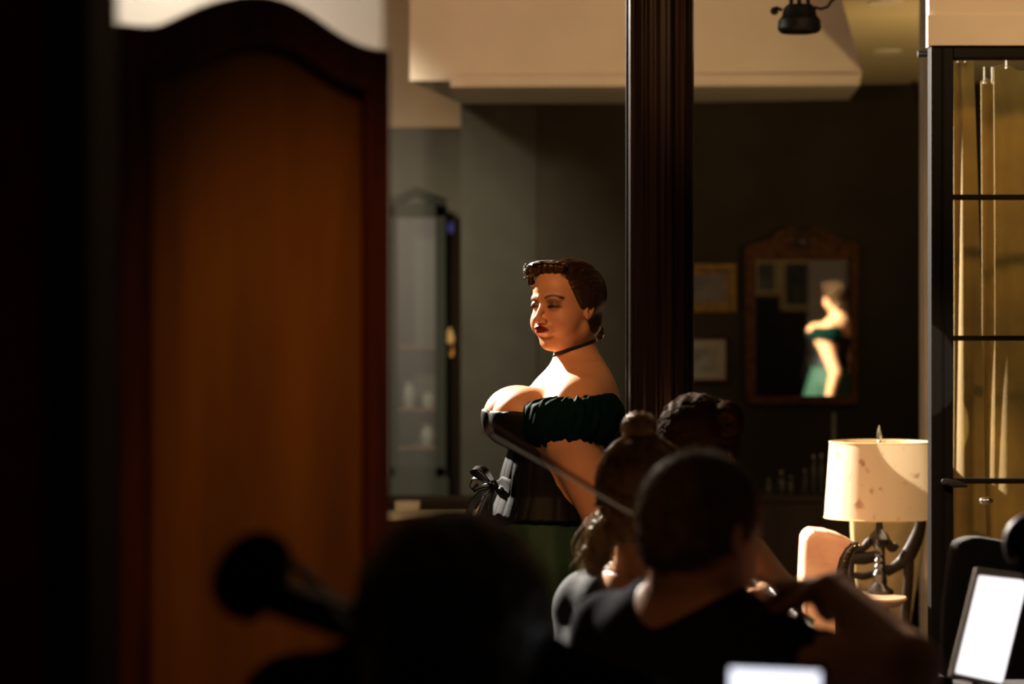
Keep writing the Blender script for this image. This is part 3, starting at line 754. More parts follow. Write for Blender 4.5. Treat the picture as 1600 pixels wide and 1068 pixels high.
# ------------------------------------------------------------------ recess: cabinet, sconce, table
cb = thing('display_cabinet', 'tall dark glazed cabinet in the hazy recess behind the singer', 'cabinet', (xat(650, 14.4), 14.4, 0))
u_ = 14.4/FPX
cw = 46*u_; zt_ = zat(318, 14.4); zb = zat(745, 14.4)
mb = MB(); mb.box((-cw, 0, zb), (-cw+0.04, 0.4, zt_)); mb.box((cw-0.04, 0, zb), (cw, 0.4, zt_)); mb.box((-cw, 0.37, zb), (cw, 0.4, zt_)); mb.box((-cw, 0, zt_-0.05), (cw, 0.4, zt_)); mb.box((-cw-0.02, -0.02, 0), (cw+0.02, 0.42, zb))
mb.obj('carcass', M['cab_green'], cb, bevel=0.004)
mb = MB(); mb.tube([(-cw, 0, zt_), (-cw*0.5, 0, zt_+0.03), (0, 0, zt_+0.07), (cw*0.5, 0, zt_+0.03), (cw, 0, zt_)], 0.03, 8); mb.obj('cornice', M['cab_green'], cb, True)
for yy in (542, 640, 700):
    MB().box((-cw+0.04, 0.03, zat(yy+2, 14.4)), (cw-0.04, 0.37, zat(yy-2, 14.4))).obj('shelf', M['brown_frame'], cb)
MB().box((-cw+0.03, -0.01, zb+0.02), (cw-0.03, -0.005, zt_-0.05)).obj('door_glass', M['dusty_glass'], cb)
mb = MB()
for x_ in (-cw, -cw+0.075, cw-0.095, cw-0.02): pass
mb.box((-cw, -0.02, zb), (-cw+0.06, 0.0, zt_)); mb.box((cw-0.06, -0.02, zb), (cw, 0.0, zt_)); mb.box((-cw, -0.02, zt_-0.08), (cw, 0, zt_)); mb.box((-cw, -0.02, zb), (cw, 0, zb+0.06))
mb.obj('door_frame', M['cab_green'], cb, bevel=0.003)
for px, py, hh, lb in ((670, 630, 0.10, 'pale cup on the middle shelf inside the glazed cabinet'), (668, 698, 0.13, 'pale jug on the lowest shelf inside the glazed cabinet'), (640, 640, 0.16, 'dim tall vase on middle cabinet shelf beside the pale cup')):
    yy = 640 if py < 660 else 700
    q = P(px, yy-2, 14.55); q.z = zat(yy-2, 14.4)
    t_ = tag(MB().lathe([(0.03, 0), (0.045, hh*0.4), (0.04, hh*0.7), (0.025, hh*0.85), (0.032, hh), (0.028, hh), (0.02, hh*0.85), (0.001, hh*0.3)], 20, q).obj('vase' if hh > .14 else ('jug' if hh > .12 else 'cup'), M['dull_clay'], None, True), lb, 'crockery')
p = P(703, 526, 14.86)
t = thing('wall_sconce', 'small glowing candle bulb sconce at the recess corner', 'wall light', p)
MB().lathe([(0.001, -0.045), (0.022, -0.03), (0.026, -0.01), (0.016, 0.03), (0.001, 0.06)], 16).obj('flame_bulb', M['flame'], t, True)
MB().lathe([(0.001, -0.09), (0.02, -0.085), (0.014, -0.06), (0.022, -0.04), (0.001, -0.04)], 16).obj('socket_cup', M['brass'], t, True)
MB().box((-0.02, 0.0, -0.12), (0.02, 0.035, -0.05)).obj('backplate', M['brass'], t)
p = P(704, 356, 14.85)
t = thing('wall_sensor', 'small dark box with faint blue light high in recess corner', 'sensor', p)
MB().box((-0.03, 0, -0.05), (0.03, 0.045, 0.05)).obj('housing', M['black_metal'], t, bevel=0.005)
MB().ball((0, -0.005, 0.0), (0.022, 0.012, 0.035), 8).obj('indicator', M['led'], t, True)

D = 9.66
zt_ = zat(806, 9.5)
tb = thing('side_table', 'pale edged table in the recess behind the folding screen', 'table', (xat(648, D), D, 0))
MB().box((-0.55, -0.16, zt_-0.022), (0.25, 0.16, zt_)).obj('table_top', M['table_white'], tb, bevel=0.004)
MB().box((-0.5, -0.13, zt_-0.16), (0.2, 0.13, zt_-0.022)).obj('apron', M['bench_brown'], tb)
for sx in (-0.47, 0.17):
    for sy in (-0.09, 0.09): MB().tube([(sx, sy, zt_-0.16), (sx, sy, 0)], [0.025, 0.018], 10).obj('leg', M['bench_brown'], tb, True)
bk = thing('closed_book', 'small pale closed book lying on the recess table', 'book', (xat(637, D+.10), D+0.10, zt_))
MB().box((-0.045, -0.05, 0.003), (0.048, 0.05, 0.040)).obj('pages', M['table_white'], bk)
mb = MB(); mb.box((-0.050, -0.053, 0), (0.050, 0.053, 0.0035)); mb.box((-0.050, -0.053, 0.0395), (0.050, 0.053, 0.043)); mb.box((-0.052, -0.053, 0), (-0.046, 0.053, 0.043)); mb.obj('cover', M['white'], bk)
sf = thing('low_bench', 'dim brown padded bench beyond the pale recess table', 'bench', (xat(680, 11.5), 11.5, 0))
zz = zat(778, 11.5)
MB().box((-0.5, -0.2, zz-0.12), (0.32, 0.25, zz)).obj('cushion', M['bench_brown'], sf, bevel=0.03, seg=4)
for sx in (-0.42, 0.25):
    for sy in (-0.15, 0.2): MB().tube([(sx, sy, zz-0.12), (sx, sy, 0)], 0.02, 8).obj('leg', M['wood_dark'], sf, True)

# ------------------------------------------------------------------ lamp, table, chairs on the right
DL = 7.5; u_ = DL/FPX
ztab = zat(931, 7.42)
tt_ = thing('pedestal_table', 'round light wood pedestal table carrying the parchment lamp', 'table', (xat(1352, 7.42), 7.42, 0))
MB().lathe([(0.001, ztab-0.03), (0.10, ztab-0.028), (0.12, ztab-0.016), (0.128, ztab-0.006), (0.124, ztab), (0.001, ztab)], 48).obj('table_top', M['tabletop'], tt_, True)
MB().lathe([(0.03, 0.12), (0.035, 0.2), (0.02, 0.28), (0.028, 0.4), (0.016, 0.55), (0.03, ztab-0.03)], 24).obj('pedestal', M['wood_dark'], tt_, True)
for k in range(3):
    a_ = 2*math.pi*k/3+0.4
    MB().tube([(0.02*math.cos(a_), 0.02*math.sin(a_), 0.2), (0.1*math.cos(a_), 0.1*math.sin(a_), 0.14), (0.17*math.cos(a_), 0.17*math.sin(a_), 0.015)], [0.018, 0.015, 0.015], 10).obj('leg', M['wood_dark'], tt_, True)
lp = thing('table_lamp', 'unlit table lamp with tapered parchment shade and dark turned stem', 'lamp', (xat(1374, DL), DL, ztab))
zs0, zs1 = zat(808, DL)-ztab, zat(690, DL)-ztab
mb = MB(); mb.lathe([(0.170, zs0), (0.1535, zs1), (0.151, zs1), (0.1675, zs0)], 64)
mb.f = [f for f in mb.f if len(f) == 4]; n0 = 3*64
mb.f += [(n0+k, n0+(k+1) % 64, (k+1) % 64, k) for k in range(64)]
shd = mb.obj('lamp_shade', M['parchment'], lp, True)
for z_, r_ in ((zs0, 0.170), (zs1, 0.1535)):
    MB().tube([(r_*math.cos(a_), r_*math.sin(a_), z_) for a_ in np.linspace(0, 2*math.pi, 48, endpoint=False)], 0.0022, 6, closed=True).obj('shade_rim', M['linen'], shd, True)
mb = MB()
for k in range(3):
    a_ = k*2.094; mb.tube([(0, 0, zs1-0.012), (0.152*math.cos(a_), 0.152*math.sin(a_), zs1-0.004)], 0.0018, 6)
mb.obj('shade_spider', M['brass'], lp, True)
MB().lathe([(0.044, 0), (0.044, 0.010), (0.03, 0.020), (0.016, 0.034), (0.022, 0.06), (0.013, 0.075), (0.017, 0.085), (0.011, 0.093), (0.017, 0.102), (0.011, 0.112), (0.018, 0.122), (0.012, 0.134), (0.018, 0.145), (0.030, 0.155),
             (0.034, 0.17), (0.026, 0.185), (0.012, 0.2), (0.008, 0.235), (0.006, zs1-0.02), (0.001, zs1-0.01)], 28).obj('turned_stem', M['lampwood'], lp, True)
MB().lathe([(0.006, zs1-0.012), (0.007, zs1), (0.004, zs1+0.005), (0.0085, zs1+0.018), (0.006, zs1+0.034), (0.001, zs1+0.052)], 16).obj('finial', M['pewter'], lp, True)

# tub chair with pink tan leather back, its studded side towards the lamp
D = 7.15; u_ = D/FPX
lc = thing('leather_chair', 'tan pink leather tub chair with studded dark side beside the lamp', 'chair', (xat(1298, D), D, 0))
c0 = Vector((-lc.location[0], -D, 0))
pts = [(1250, 1250), (1251, 900), (1254, 840), (1258, 829), (1268, 825), (1290, 827), (1310, 833), (1328, 842), (1340, 852), (1332, 862), (1324, 880), (1322, 920), (1322, 1250)]
MB().prism([((P(x, y, D)+c0).x, P(x, y, D).z) for x, y in pts], -0.05, 0.10).obj('backrest', M['leather'], lc, bevel=0.022, seg=5)
MB().box((-0.40, -0.06, 0.30), (-0.095, 0.14, 0.40)).obj('seat', M['leather'], lc, bevel=0.03, seg=4)
cv = [(1342, 849), (1335, 851), (1326, 860), (1319, 874), (1315, 892), (1314, 925), (1314, 1100)]
side = MB().tube([P(x, y, D-0.045)+c0 for x, y in cv], [0.007, 0.012, 0.015, 0.017, 0.018, 0.018, 0.018], 12).obj('side_edge', M['leather_dark'], lc, True)
for x, y in cv[:6]: MB().ball(P(x+1, y+2, D-0.064)+c0, 0.0034, 6).obj('brass_stud', M['brass'], side, True)
for sx in (-0.36, 0.03):
    for sy in (-0.03, 0.08): MB().tube([(sx, sy, 0.34), (sx, sy, 0)], [0.02, 0.014], 10).obj('leg', M['wood_dark'], lc, True)

# cream upholstered chair back behind the lamp and dark bars in front, shaped like the shadows on it
D = 8.15
cc = thing('cream_chair', 'cream upholstered high backed chair partly hidden behind the lamp', 'chair', (xat(1390, D), D, 0))
c0 = Vector((-cc.location[0], -D, 0))
pts = [(1328, 760), (1340, 752), (1390, 748), (1440, 752), (1452, 760), (1449, 820), (1438, 890), (1424, 975), (1345, 975), (1334, 890)]
MB().prism([((P(x, y, D)+c0).x, P(x, y, D).z) for x, y in pts], 0.0, 0.05).obj('backrest', M['linen'], cc, bevel=0.012, seg=3)
zc = zat(975, D)
MB().box((-0.11, -0.02, zc-0.24), (0.09, 0.34, zc-0.14)).obj('seat', M['linen'], cc, bevel=0.02, seg=3)
for sx in (-0.09, 0.07):
    MB().tube([(sx, 0.025, zc+0.01), (sx, 0.025, 0)], 0.016, 8).obj('leg', M['wood_dark'], cc, True)
    MB().tube([(sx, 0.30, zc-0.2), (sx, 0.30, 0)], 0.016, 8).obj('leg', M['wood_dark'], cc, True)
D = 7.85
dc = thing('shadow_bars', 'dark bars shaped as the shadows on the cream chair behind the lamp', 'chair', (xat(1385, D), D, 0))
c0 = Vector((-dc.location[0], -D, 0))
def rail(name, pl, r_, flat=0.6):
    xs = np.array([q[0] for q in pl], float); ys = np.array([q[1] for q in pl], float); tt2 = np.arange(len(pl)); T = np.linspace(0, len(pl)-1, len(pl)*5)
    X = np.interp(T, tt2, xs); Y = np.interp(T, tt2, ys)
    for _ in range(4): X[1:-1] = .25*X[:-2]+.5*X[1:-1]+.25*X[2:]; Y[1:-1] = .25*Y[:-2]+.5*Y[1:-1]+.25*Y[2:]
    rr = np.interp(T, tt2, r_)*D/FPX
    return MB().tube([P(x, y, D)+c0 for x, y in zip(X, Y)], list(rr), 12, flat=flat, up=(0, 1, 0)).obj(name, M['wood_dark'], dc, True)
rail('shadow_crest', [(1328, 855), (1340, 858), (1350, 856), (1358, 846), (1372, 838), (1386, 846), (1394, 858), (1402, 850)], [6, 7, 6, 7, 7, 7, 7, 5])
rail('shadow_slat', [(1332, 872), (1350, 872), (1372, 868)], [9, 10, 9])
rail('shadow_slat', [(1332, 898), (1350, 900), (1372, 893)], [5, 6.5, 6])
rail('arm', [(1384, 892), (1396, 887), (1410, 878), (1420, 866), (1430, 846), (1437, 826), (1440, 806)], [9, 8, 10, 12, 11, 9, 8])  # bar in the shape of the curved shadow
rail('shadow_post', [(1419, 862), (1420, 900), (1416, 940), (1412, 990), (1410, 1060), (1409, 1180)], [9, 8, 8, 8, 8, 8])
rail('shadow_post', [(1331, 855), (1330, 900), (1332, 960), (1334, 1060), (1335, 1180)], [5, 5, 6, 7, 7])
rail('shadow_stem', [(1377, 842), (1378, 870), (1377, 893), (1380, 960), (1380, 1080)], [6, 5, 8, 9, 9])
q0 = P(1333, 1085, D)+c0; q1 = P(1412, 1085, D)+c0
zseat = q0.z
MB().box((q0.x-0.02, -0.02, zseat-0.05), (q1.x+0.02, 0.24, zseat)).obj('seat', M['wood_dark'], dc, bevel=0.01)  # seat and legs added to stand the shadow bars on the floor
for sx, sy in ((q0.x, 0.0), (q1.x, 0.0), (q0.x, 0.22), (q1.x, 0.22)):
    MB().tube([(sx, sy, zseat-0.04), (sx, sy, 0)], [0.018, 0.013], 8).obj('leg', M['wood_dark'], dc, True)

# charcoal chair back low on the right in front of the partition
D = 5.2
gc = thing('charcoal_chair', 'charcoal upholstered chair back standing behind the tilted tablet', 'chair', (xat(1560, D), D, 0))
c0 = Vector((-gc.location[0], -D, 0))
pts = [(1470, 1060), (1474, 940), (1484, 862), (1492, 846), (1504, 838), (1530, 838), (1600, 850), (1660, 862), (1680, 900), (1680, 1060)]
MB().prism([((P(x, y, D)+c0).x, P(x, y, D).z) for x, y in pts], -0.03, 0.05).obj('backrest', M['charcoal'], gc, bevel=0.02, seg=4)
zc = zat(1060, D)
MB().box((-0.12, -0.02, zc-0.12), (0.16, 0.4, zc-0.02)).obj('seat', M['charcoal'], gc, bevel=0.02, seg=3)
for sx in (-0.11, 0.15):
    for sy in (0.02, 0.36): MB().tube([(sx, sy, zc+0.0), (sx, sy, 0)], [0.016, 0.012], 8).obj('leg', M['black_metal'], gc, True)

# ================================================================== PEOPLE
SKIN = (0.62, 0.30, 0.145)
DS = 6.2
# ------------------------------------------------------------------ the singer
H = Frame((0.137, DS, 1.575), 180+43, 0.0)
TH = math.radians(82); ST, CT = math.sin(TH), math.cos(TH)
def B(lx, ly, z):     # singer's body frame: lx = her right, ly = forward
    return (0.145-CT*lx-ST*ly, DS+ST*lx-CT*ly, z)
def tob(p):
    x, y = p[0]-0.145, p[1]-DS
    return [-CT*x+ST*y, -ST*x-CT*y, p[2]]
def torso(q):
    x, y, z = q; ax = np.abs(x); m = [ax, y, z]
    d = ell(q, (0, 0.0, 1.26), (0.150, 0.115, 0.16))
    d = smin(d, cap(m, (0.0, -0.02, 1.325), (0.150, 0.006, 1.318), 0.064, 0.060), 0.06)
    d = smin(d, cap(m, (0.0, -0.04, 1.395), (0.13, -0.02, 1.345), 0.045, 0.045), 0.06)
    d = smin(d, ell(q, (0, -0.045, 1.30), (0.15, 0.085, 0.13)), 0.04)
    d = smin(d, ell(q, (0, 0.055, 1.09), (0.130, 0.120, 0.15)), 0.09)
    d = smin(d, ell(q, (0, 0.035, 0.92), (0.165, 0.14, 0.17)), 0.08)
    d = smin(d, ell(m, (0.082, 0.120, 1.288), (0.082, 0.090, 0.080)), 0.020)
    d = smin(d, cap(q, (0, 0.00, 1.365), (0, 0.075, 1.30), 0.045, 0.045), 0.06)
    return d
def arms(q):
    m = [np.abs(q[0]), q[1], q[2]]
    d = cap(m, (0.155, 0.010, 1.305), (0.180, 0.030, 1.25), 0.058, 0.072)
    d = smin(d, cap(m, (0.180, 0.030, 1.26), (0.205, -0.078, 0.985), 0.071, 0.045), 0.02)
    d = smin(d, cap(m, (0.205, -0.078, 0.985), (0.215, -0.03, 0.80), 0.045, 0.028), 0.012)
    d = smin(d, hand(m, (0.215, -0.03, 0.79), (0.05, 0.12, -1), (1, 0, 0.1), 0.95, (18, 22, 15), 1), 0.014)
    return d
def neck(p):
    a = H.world((0, -28, -60)); b = B(0, -0.028, 1.385)
    return cap(p, a, b, 0.053, 0.056)
def singer(p):
    hq = H.loc(p); d1 = head(hq, 1.0)/1000.0
    q = tob(p)
    d = smin(torso(q), arms(q), 0.055)
    d = smin(d, neck(p), 0.035)
    return smin(d, d1, 0.012)
def singer_col(v):
    p = [v[:, 0], v[:, 1], v[:, 2]]; q = H.loc(p)
    c = head_color(q, SKIN, (0.17, 0.012, 0.014), (0.11, 0.05, 0.028), (0.06, 0.026, 0.014), 0.45)
    return c
sg = thing('person', 'woman singing in black corset and green off shoulder dress with black choker, facing left', 'person', (0.139, DS, 0))
def setp(o, root):   # parent without moving a mesh built in world coordinates
    o.parent = root; o.matrix_parent_inverse = root.matrix_world.inverted() if False else Matrix.Translation(-Vector(root.location))
    return o
ZS = 1.45
o = sdf_obj2('body', [(lambda p: np.maximum(singer(p), 1.430-p[2]), (-0.03, 5.98, 1.42), (0.29, 6.40, 1.72), 0.0022),
                      (lambda p: np.maximum(singer(p), p[2]-1.434), (-0.25, 5.75, 0.60), (0.50, 6.65, 1.44), 0.0045)], M['skin'], None, singer_col)
setp(o, sg)
# corset bodice
def bodice(p):
    q = tob(p); x, y, z = q
    d = torso(q)-0.0065-0.035*np.clip((1.09-z)/0.11, 0, 1)
    top = 1.308-0.030*np.exp(-(x/0.035)**2)-0.01*np.clip(np.abs(x)-0.1, 0, 1)-0.25*np.clip(0.02-y, 0, 0.2)
    bot = 0.985+0.045*np.clip(np.abs(x)/0.1, 0, 1)+0.03*np.clip(-y/0.1, 0, 1)
    d = smax(d, z-top, 0.006); d = smax(d, bot-z, 0.006)
    seam = 0.0014*np.cos(np.arctan2(x, y-0.02)*14)**8
    return d+seam
setp(sdf_obj('corset', bodice, (-0.25, 5.85, 0.96), (0.40, 6.50, 1.33), 0.004, M['satin_black']), sg)
# green off-shoulder sleeves: gathered bands round both upper arms
for s_, nm in ((-1, 'sleeve'), (1, 'sleeve')):
    def slv(p, s_=s_):
        x, y, z = tob(p); x = x*s_
        cx, cy, cz = 0.163, 0.014, 1.287
        px, py = x-cx, y-cy; an = np.arctan2(py, px)
        pleat = 0.0016*np.sin(an*17+3*np.sin(z*40))+0.0010*np.sin(an*31+z*60)+0.002*np.sin(an*7+z*25)
        ru = 0.004*np.sin(an*19+1.0)+0.0025*np.sin(an*33)
        e = ell([px, py, (z-cz)*0.0+0*px], (0, 0, 0), (0.098, 0.122, 1.0))
        bul = 0.008*np.cos(np.clip((z-cz)/0.055, -1, 1)*1.5708)-0.012*np.abs((z-cz)/0.06)**3
        d = e-bul-pleat
        tilt = -0.04*(py)+0.10*np.clip(px, -0.1, 0.1)*0
        d = smax(d, z-(cz+0.056+ru+tilt-0.15*np.clip(py-0.05, 0, 1)), 0.010)
        d = smax(d, (cz-0.060-ru*1.3+tilt*0.5)-z, 0.008)
        return d*0.8
    a_ = B(0.163*s_, 0.014, 1.287)
    setp(sdf_obj(nm, slv, (a_[0]-0.15, a_[1]-0.15, 1.19), (a_[0]+0.15, a_[1]+0.15, 1.38), 0.003, M['sleeve_green']), sg)
# skirt with deep folds
vs = []; NU, NV = 120, 26
for j in range(NV+1):
    v = j/NV; z = 1.05*(1-v)+0.015*v
    rx = 0.140+0.27*v+0.03*math.exp(-((v-0.14)/0.1)**2); ry = 0.130+0.29*v
    for i in range(NU):
        a_ = 2*math.pi*i/NU; fo = 1+0.05*min(1, v*3)*math.sin(a_*15+0.8*math.sin(a_*3))+0.02*v*math.sin(a_*27)
        vs.append(B(rx*fo*math.cos(a_), 0.05-0.01*v+ry*fo*math.sin(a_), z))
fs = [(j*NU+i, j*NU+(i+1) % NU, (j+1)*NU+(i+1) % NU, (j+1)*NU+i) for j in range(NV) for i in range(NU)]
o = mesh_obj('skirt', vs, fs, M['green'], None, True); s_ = o.modifiers.new('thick', 'SOLIDIFY'); s_.thickness = 0.003; setp(o, sg)

# choker: a band laid on the neck surface
def band_on(f, c, nrm, width, off, n_=72, rmax=0.10, steps=60):
    c = Vector(c); nrm = Vector(nrm).normalized(); u = nrm.orthogonal().normalized(); v = nrm.cross(u)
    rows = []
    for dz in (-width/2, 0, width/2):
        A = np.linspace(0, 2*math.pi, n_, endpoint=False); T = np.linspace(0.02, rmax, steps)
        base = np.array(c+nrm*dz)
        dirs = np.cos(A)[:, None]*np.array(u)+np.sin(A)[:, None]*np.array(v)
        pt = base+dirs[:, None, :]*T[None, :, None]
        val = f([pt[..., k].ravel().astype(np.float32) for k in range(3)]).reshape(n_, steps)
        inside = val < 0
        k = np.argmax(~inside, 1); k[k == 0] = 1
        r0 = T[k-1]; v0 = val[np.arange(n_), k-1]; v1 = val[np.arange(n_), k]
        rr = r0+(T[1]-T[0])*np.where(v1-v0 != 0, -v0/(v1-v0+1e-9), 0)
        rr = np.clip(rr, 0.02, rmax)
        for _ in range(3): rr = (np.roll(rr, 1)+2*rr+np.roll(rr, -1))/4
        rows.append(base+dirs*(rr+off)[:, None])
    vs = []; 
    for r in rows: vs += [tuple(q) for q in r]
    ctr = np.array(c)
    inner = [tuple(np.array(q)+(ctr-np.array(q))*0.06) for q in rows[0]]+[tuple(np.array(q)+(ctr-np.array(q))*0.06) for q in rows[2]]
    vs += inner; fs = []
    for i in range(n_):
        j = (i+1) % n_
        fs += [(i, j, n_+j, n_+i), (n_+i, n_+j, 2*n_+j, 2*n_+i), (i, 3*n_+i, 3*n_+j, j), (2*n_+i, 2*n_+j, 4*n_+j, 4*n_+i)]
    return vs, fs
ca = P(901, 543, DS)
vs, fs = band_on(singer, (0.160, DS+0.005, ca.z), (0.34, 0.0, -1.0), 0.0085, 0.0012)
setp(mesh_obj('choker', vs, fs, M['choker'], None, True), sg)

# hair: short, swept back from a quiff, curling at the nape
def hairmass(q, n1=1.0):
    x, y, z = q
    d = ell(q, (0, -16, 25), (87, 103, 92))
    d = smin(d, ell(q, (0, -52, -42), (66, 50, 56)), 16)
    groove = 1.5*np.sin(np.arctan2(x, z-10)*34+2.2*np.sin(y*0.035))+0.9*np.sin(np.arctan2(x, z+20)*61+y*0.05)
    d = d-groove*0.45*np.clip((z-8)/30, 0, 1)
    line = 36+0.50*z-0.10*np.abs(x)
    d = smax(d, y-line, 9)
    low = -14-3.0*np.clip(-8-y, 0, 27)
    d = smax(d, (low-z)*0.85, 8)
    qf = ell(q, (4, 54, 94), (56, 28, 19))-1.6*np.sin(x*0.33+y*0.12+z*0.1)           # fringe roll
    d = smin(d, qf, 10)
    d = smin(d, ell(q, (48, 77, 84), (16, 17, 15))-1.5*np.sin(x*0.6+z*0.5), 8)         # lit curl over the far temple
    d = smin(d, ell(q, (60, 66, 64), (9, 10, 18)), 8)
    d = smin(d, ell(q, (0, -88, -72), (50, 24, 26))-2.2*np.sin(x*0.25)-1.6*np.sin(z*0.45+x*0.2), 14)   # nape curls
    return d
def hair_s(p):
    return hairmass(H.loc(p))/1000.0*0.9
hv, hq = nets(hair_s, (-0.03, 6.02, 1.44), (0.29, 6.40, 1.72), 0.0022)
mb = MB(); mb.v = [Vector(v) for v in hv]; mb.f = [tuple(int(i) for i in f) for f in hq]
rnd = random.Random(5)
paths = []
def hairsurf(dirv, c=(0, -16, 27), r=(84, 103, 90)):
    return Vector(c)+Vector((dirv[0]*r[0], dirv[1]*r[1], dirv[2]*r[2]))
def usph(az, t):   # meridians from the fringe (t=0) over the crown to the nape (t=1)
    p0 = math.radians(28+150*t)      # angle in the y-z plane, from the forehead over to the nape
    p0 = math.radians(20+175*t)
    return Vector((math.sin(az), math.cos(az)*math.cos(p0), math.cos(az)*math.sin(p0)))
for i in range(2600):
    az = rnd.uniform(-1.55, 1.55); t0 = rnd.uniform(0.05, 0.85); ln = rnd.uniform(0.12, 0.35)
    pts = []; lift = rnd.uniform(0, 2.6); jit = rnd.uniform(-0.05, 0.05)
    for k in range(7):
        s_ = k/6; t = min(1.12, t0+ln*s_); d_ = usph(az+jit*s_, t); q = hairsurf(d_)
        n_ = Vector((d_.x/84, d_.y/103, d_.z/90)).normalized()
        q += n_*(lift*math.sin(math.pi*min(1, s_*1.0+0.1))+rnd.uniform(-.2, .2)+1.2)
        if q.y > 34+0.5*q.z-0.1*abs(q.x): break
        if q.z < 8: break
        if q.z < (-22 if q.y > -20 else -22+0.9*(q.y+20)): break
        pts.append(H.world(q))
    if len(pts) > 3: paths.append(pts)
for i in range(260):       # fringe strands sweeping to the far temple and a few flyaways
    x0 = rnd.uniform(-50, 40); y0 = rnd.uniform(40, 78); up = rnd.uniform(-2, 5); pts = []
    for k in range(8):
        s_ = k/7; x_ = x0+(62-x0)*s_*0.75; th = 0.4+s_*1.2
        pts.append(H.world((x_, y0+12*s_-6*s_*s_, 94+math.sqrt(max(0, 1-((x_-4)/60)**2))*15*(1-0.3*((y0-54)/28)**2)+up*math.sin(s_*3)-10*s_*s_*(i % 3 == 0))))
    paths.append(pts)
for i in range(170):       # small curls at the lit far temple and at the nape
    nape = i % 2 == 0
    c = Vector((rnd.uniform(-40, 40), rnd.uniform(-114, -98), rnd.uniform(-98, -50))) if nape else Vector((rnd.uniform(40, 58), rnd.uniform(72, 90), rnd.uniform(66, 98)))
    rr = rnd.uniform(4, 10); ph = rnd.uniform(0, 6); tx = rnd.uniform(-.6, .6); pts = []
    for k in range(9):
        a_ = ph+k*0.55; pts.append(H.world((c.x+rr*math.sin(a_)*tx+k*.5, c.y+rr*math.cos(a_), c.z+rr*math.sin(a_))))
    paths.append(pts)
for i in range(60):        # flyaways on the crown
    az = rnd.uniform(-1.0, 1.0); t0 = rnd.uniform(0.2, 0.8); pts = []; hgt = rnd.uniform(3, 11)
    for k in range(6):
        s_ = k/5; d_ = usph(az+0.05*s_, t0+0.12*s_); q = hairsurf(d_)+d_*(hgt*s_); pts.append(H.world(q))
    paths.append(pts)
strands(mb, paths, 0.0007, 3)
o = mesh_obj('hair', mb.v, mb.f, M['hair_brown'], None, True); setp(o, sg)
# eyelashes
for s_ in (-1, 1):
    mb = MB()
    for k in range(13):
        x_ = 20+k*1.9
        yy = 90.5-0.055*(x_-28)**2*0.35
        mb.tube([H.world((s_*x_, yy-1, -5)), H.world((s_*(x_+1), yy+4, -7.5)), H.world((s_*(x_+2), yy+8, -6.5))], 0.0005, 3)
    setp(mb.obj('eyelashes', M['choker'], None), sg)
# glossy black bow at the waist: two loops, knot, hanging tails
bw = thing('bow_holder', None, None) if False else None
def ribbon(mb, pts, wdt, side, th=0.0015):
    pts = [Vector(p) for p in pts]; side = Vector(side).normalized(); n_ = len(pts); vs = []
    for i, p in enumerate(pts):
        t = (pts[min(i+1, n_-1)]-pts[max(i-1, 0)]).normalized(); nn = t.cross(side).normalized()
        w_ = wdt[i]/2 if isinstance(wdt, (list, tuple)) else wdt/2
        for a_, b_ in ((-1, -1), (-.33, -1.6), (.33, -.4), (1, -1), (1, 1), (.33, 1.6), (-.33, .4), (-1, 1)): vs.append(p+side*w_*a_+nn*th*b_)
    fs = [(i*8+k, i*8+(k+1) % 8, (i+1)*8+(k+1) % 8, (i+1)*8+k) for i in range(n_-1) for k in range(8)]
    fs += [tuple(range(7, -1, -1)), tuple((n_-1)*8+k for k in range(8))]
    mb.add(vs, fs)
K = P(772, 757, 6.12)
def around(px, py, dy=0.0): return P(px, py, 6.12+dy)
mb = MB()
ribbon(mb, [around(770, 758), around(758, 750, -.01), around(746, 742, -.015), around(737, 735, -.01), around(741, 731, .005), around(752, 730, .015), around(760, 737, .015), around(767, 748, .01), around(772, 757)], [.012, .03, .045, .05, .05, .05, .045, .03, .012], (0.25, 1, 0.15))
ribbon(mb, [around(770, 759), around(757, 758, .03), around(745, 764, .05), around(738, 755, .055), around(741, 744, .05), around(752, 746, .035), around(771, 757, .01)], [.012, .03, .042, .045, .045, .03, .012], (0.3, 1, 0.3))
ribbon(mb, [around(772, 758), around(784, 752, -.035), around(797, 760, -.06), around(794, 772, -.062), around(783, 769, -.04), around(773, 760, -.005)], [.012, .03, .04, .04, .03, .012], (0.2, 0.6, 0.9))
mb.ball(K, (0.014, 0.016, 0.013), 10); mb.ball(P(783, 765, 6.06), 0.008, 8)
setp(mb.obj('waist_bow', M['gloss_black'], None, True, angle=80), sg)
mb = MB()
ribbon(mb, [around(770, 762), around(758, 775, -.01), around(750, 792, -.02), around(742, 815, -.03), around(736, 850, -.03), around(730, 900, -.04)], [.014, .03, .04, .045, .05, .05], (0.35, 1, 0.2))
ribbon(mb, [around(768, 762), around(752, 768, .03), around(740, 782, .04), around(733, 800, .045), around(728, 830, .05), around(722, 880, .055)], [.014, .03, .04, .045, .05, .05], (0.35, 1, -0.2))
ribbon(mb, [around(771, 763), around(766, 785, .0), around(764, 815, .01), around(760, 860, .01), around(756, 910, .01)], [.014, .032, .04, .045, .05], (0.45, 1, 0.1))
setp(mb.obj('ribbon_tails', M['gloss_black'], None, True, angle=80), sg)

